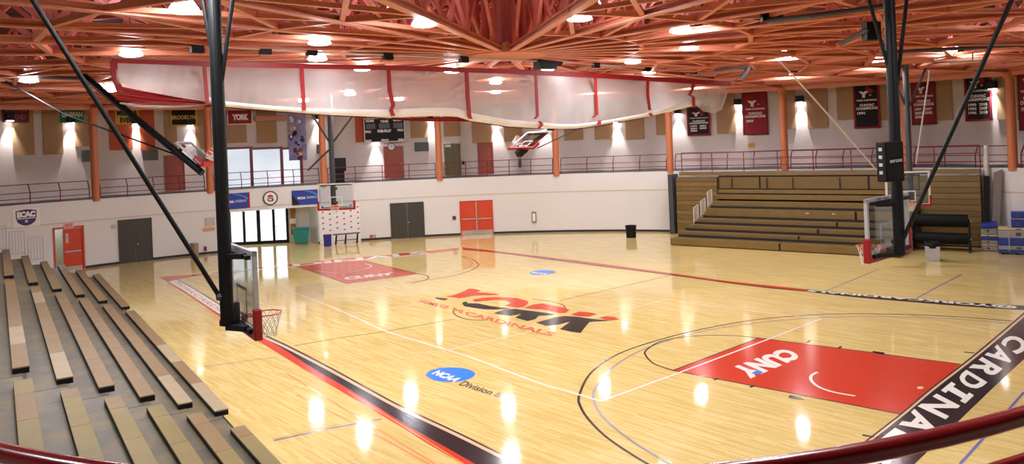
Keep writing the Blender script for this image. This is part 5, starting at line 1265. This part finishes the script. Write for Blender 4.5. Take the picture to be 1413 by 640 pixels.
# grey bin with black liner
p = F(1287.5, 359); s = scale_at(p)
bn = thing('waste_bin', p, 'small grey bin with black liner before the rolled mats', 'waste bin')
x, y = axes(p); 
MB().hexa([p - x * 8.2 * s - y * 8 * s, p + x * 8.2 * s - y * 8 * s, p + x * 8.2 * s + y * 8 * s, p - x * 8.2 * s + y * 8 * s] + [q + V((0, 0, 20 * s)) for q in (p - x * 9.3 * s - y * 9 * s, p + x * 9.3 * s - y * 9 * s, p + x * 9.3 * s + y * 9 * s, p - x * 9.3 * s + y * 9 * s)]).build('bin_body', M_grey_bin, bn, bevel=.02)
MB().lathe([(9.8 * s, 0), (10.4 * s, 3 * s), (9.8 * s, 7 * s), (8.5 * s, 8 * s), (8 * s, 2 * s)], p + V((0, 0, 17.5 * s)), 14).build('liner', M_blackp, bn, smooth=True)
# black barrel
p = F(871, 327.5); s = scale_at(p)
bn = thing('trash_barrel', p, 'black trash barrel standing alone by the bare white wall', 'trash can')
MB().lathe([(0, .0), (6.6 * s, 0), (7.4 * s, 15 * s), (7.9 * s, 15.3 * s), (7.9 * s, 16.6 * s), (7 * s, 16.6 * s), (6.6 * s, 3 * s), (0, 3 * s)], p, 18).build('barrel', M_blackp, bn)
MB().lathe([(7.2 * s, 0), (7.7 * s, .5 * s), (7.2 * s, 1 * s)], p + V((0, 0, 8 * s)), 18).build('band', M_blackm, bn)
# bronze can at the left wall
p = F(269, 355.5); s = scale_at(p)
bn = thing('litter_bin', p, 'bronze open topped litter bin against the wall left of the black pole', 'trash can')
MB().lathe([(0, 0), (5.4 * s, 0), (5.4 * s, 18 * s), (5.9 * s, 18.5 * s), (5.9 * s, 20 * s), (4.6 * s, 20 * s), (4.4 * s, 14 * s), (0, 14 * s)], p, 18).build('can', mat('bronze_can', (150, 132, 104), .4, metal=.4), bn)
MB().lathe([(4.8 * s, 0), (5.3 * s, 1.5 * s), (4 * s, 1.2 * s)], p + V((0, 0, 19.5 * s)), 14).build('liner', M_whitem, bn)
# teal cart
p = F(416, 336.5); s = scale_at(p); x, y = axes(p)
bn = thing('laundry_cart', p, 'teal plastic cart in the entrance recess', 'cart')
c = MB(); lo_ = [p + x * a * 8.5 * s + y * b * .35 + V((0, 0, 2.2 * s)) for a, b in ((-1, -1), (1, -1), (1, 1), (-1, 1))]; hi_ = [p + x * a * 11 * s + y * b * .48 + V((0, 0, 21 * s)) for a, b in ((-1, -1), (1, -1), (1, 1), (-1, 1))]
c.hexa(lo_ + hi_); c.build('tub', M_teal, bn, bevel=.03)
MB().hexa([q + V((0, 0, 0)) - V((0, 0, .0)) + (q - p) * .03 for q in hi_] + [q + (q - p) * .03 + V((0, 0, .05)) for q in hi_]).build('tub_rim', M_teal, bn)
for a, b in ((-1, -1), (1, -1), (1, 1), (-1, 1)):
    q = p + x * a * 7 * s + y * b * .28 + V((0, 0, .05)); MB().tube([q - x * .02, q + x * .02], .05, 10).build('wheel', M_darkg, bn)
# navy bin
p = F(452.3, 339.5); s = scale_at(p); x, y = axes(p)
bn = thing('recycling_bin', p, 'navy blue bin at the left end of the sponsor backdrop', 'waste bin')
MB().hexa([p + x * a * 4.9 * s + y * b * 4 * s for a, b in ((-1, -1), (1, -1), (1, 1), (-1, 1))] + [p + x * a * 5.5 * s + y * b * 4.6 * s + V((0, 0, 15 * s)) for a, b in ((-1, -1), (1, -1), (1, 1), (-1, 1))]).build('bin_body', M_navyb, bn, bevel=.01)
MB().box(p - x * 5.8 * s - y * 4.8 * s + V((0, 0, 15 * s)), x * 11.6 * s, y * 9.6 * s, V((0, 0, 1 * s))).build('lid', mat('dark_navy_lid', (26, 26, 70), .4), bn)
# bench in front of the backdrop
p = F(478.5, 336.0); s = scale_at(p); d_ = (F(496, 334.6) - F(461, 337.6)).normalized(); y = V((d_.y, -d_.x, 0)); y = y if y.dot(CAM - p) > 0 else -y
be = thing('bench', p, 'dark bench with slim legs before the sponsor backdrop', 'bench')
MB().box(p - d_ * 18 * s - y * .18 + V((0, 0, 13 * s)), d_ * 36 * s, y * .36, V((0, 0, 1.4 * s))).build('seat', mat('slate_bench_top', (90, 88, 104), .5), be)
for k, t in enumerate((-15, -2, 14)):
    MB().beam(p + d_ * t * s - y * .14, p + d_ * (t + 1.5) * s - y * .1 + V((0, 0, 13 * s)), .05, .05).build('leg', M_blackm, be); MB().beam(p + d_ * t * s + y * .14, p + d_ * (t + 1.5) * s + y * .1 + V((0, 0, 13 * s)), .05, .05).build('leg', M_blackm, be)
MB().beam(p - d_ * 15 * s + V((0, 0, 5 * s)), p + d_ * 14 * s + V((0, 0, 5 * s)), .04, .04).build('stretcher', M_blackm, be)
# folded gymnastic mats at the right
p = F(1366, 346.5); s = scale_at(p); x, y = axes(p); y2 = V((y.x, y.y, 0))
z = 0.02
names = ['navy', 'grey', 'tan', 'blue']
lay = [(6.5, M_greyv, 'grey mat at the bottom of the left mat stack'), (3, M_tanv, 'thin tan mat low in the left mat stack'), (5, M_greyv, 'grey mat above the lower tan one in the left stack'), (5, M_blue, 'blue mat in the middle of the left mat stack'), (3, M_tanv, 'thin tan mat high in the left mat stack'), (9, M_greyv, 'thick grey mat under the blue top of the left stack'), (5, M_blue, 'long blue mat on top of the left mat stack')]
for k, (h, m, lb) in enumerate(lay):
    wl_, dp_ = (9.6 + random.uniform(-.4, .4)) * s, .62
    r_ = thing('folded_mat', p + V((0, 0, z)), lb, 'gym mat')
    if k == 6: MB().hexa([p - x * wl_ - y * dp_ + V((0, 0, z)), p + x * 9.8 * s - y * dp_ + V((0, 0, z + 3 * s)), p + x * 9.8 * s + y * .1 + V((0, 0, z + 2 * s)), p - x * wl_ + y * .1 + V((0, 0, z))] + [p - x * wl_ - y * dp_ + V((0, 0, z + h * s)), p + x * 9.8 * s - y * dp_ + V((0, 0, z + (h + 3) * s)), p + x * 9.8 * s + y * .1 + V((0, 0, z + (h + 2) * s)), p - x * wl_ + y * .1 + V((0, 0, z + h * s))]).build('panel', m, r_, bevel=.02)
    else: MB().box(p - x * wl_ - y * dp_ + V((0, 0, z)), x * wl_ * 2, y * dp_, V((0, 0, h * s - .01))).build('panel', m, r_, bevel=.025)
    MB().box(p - x * .3 * wl_ - y * -.004 + V((0, 0, z + h * s * .3)), x * wl_ * .3, y * .008, V((0, 0, h * s * .4))).build('fastener_strip', M_darkg, r_)
    z += h * s
p = F(1403, 351.5); s = scale_at(p); x, y = axes(p); z = 2.5 * s
ct = thing('mat_cart', p, 'low blue cart with small wheels under the right mat stack', 'cart')
MB().box(p - x * 21 * s - y * .9 + V((0, 0, z)), x * 60 * s, y * .95, V((0, 0, 3.5 * s))).build('bed', M_blue, ct, bevel=.01)
for a in (-16, 0, 18):
    for b in (0, -.8): MB().tube([p + x * a * s + y * (b - .03) + V((0, 0, 1.3 * s)), p + x * a * s + y * (b + .03) + V((0, 0, 1.3 * s))], 1.3 * s, 10).build('wheel', M_blackp, ct)
MB().tube([p - x * 8 * s + y * .12 + V((0, 0, 5 * s)), p - x * 8 * s + y * .12 + V((0, 0, 29 * s)), p - x * 6 * s + y * .1 + V((0, 0, 30 * s))], .02, 6).build('handle', M_kick, ct)
z += 3.5 * s + .01
for h, m, lb, inset in ((6, M_greyv, 'grey mat lying on the blue cart at the right', 0), (10.5, M_blue, 'thick blue mat in the middle of the right stack', .5), (11, M_greyv, 'thick grey mat high in the right stack', 0), (3, M_tanv, 'thin tan mat on the right stack, under the blue blocks', .6), (11, M_blue, 'large blue block on the tan mat at the right edge', 16), (2, M_greyv, 'thin grey mat between the two blue blocks', 17), (8.5, M_blue, 'topmost blue block at the right edge', 16)):
    r_ = thing('folded_mat', p + V((0, 0, z)), lb, 'gym mat')
    MB().box(p - x * (21 - inset) * s - y * .85 + V((0, 0, z)), x * (58 - inset) * s, y * (.85 if inset < 10 else .6), V((0, 0, h * s - .008))).build('panel', m, r_, bevel=.025)
    MB().box(p + x * 0 * s - y * -.003 + V((0, 0, z + h * s * .3)), x * 6 * s, y * .006, V((0, 0, h * s * .4))).build('fastener_strip', M_darkg, r_)
    z += h * s

# ================================================================== LIGHT AND VIEW
w = bpy.data.worlds.new('world'); scn.world = w; w.use_nodes = True
w.node_tree.nodes['Background'].inputs[0].default_value = (.9, .95, 1, 1); w.node_tree.nodes['Background'].inputs[1].default_value = .3
scn.view_settings.view_transform = 'Standard'; scn.view_settings.look = 'None'; scn.view_settings.gamma = 1; scn.view_settings.use_curve_mapping = False
scn.view_settings.exposure = 0.04
scn.cycles.use_denoising = True
scn.cycles.max_bounces = 8; scn.cycles.diffuse_bounces = 5; scn.cycles.transparent_max_bounces = 16; scn.cycles.sample_clamp_indirect = 6
scn.cycles.caustics_reflective = False; scn.cycles.caustics_refractive = False
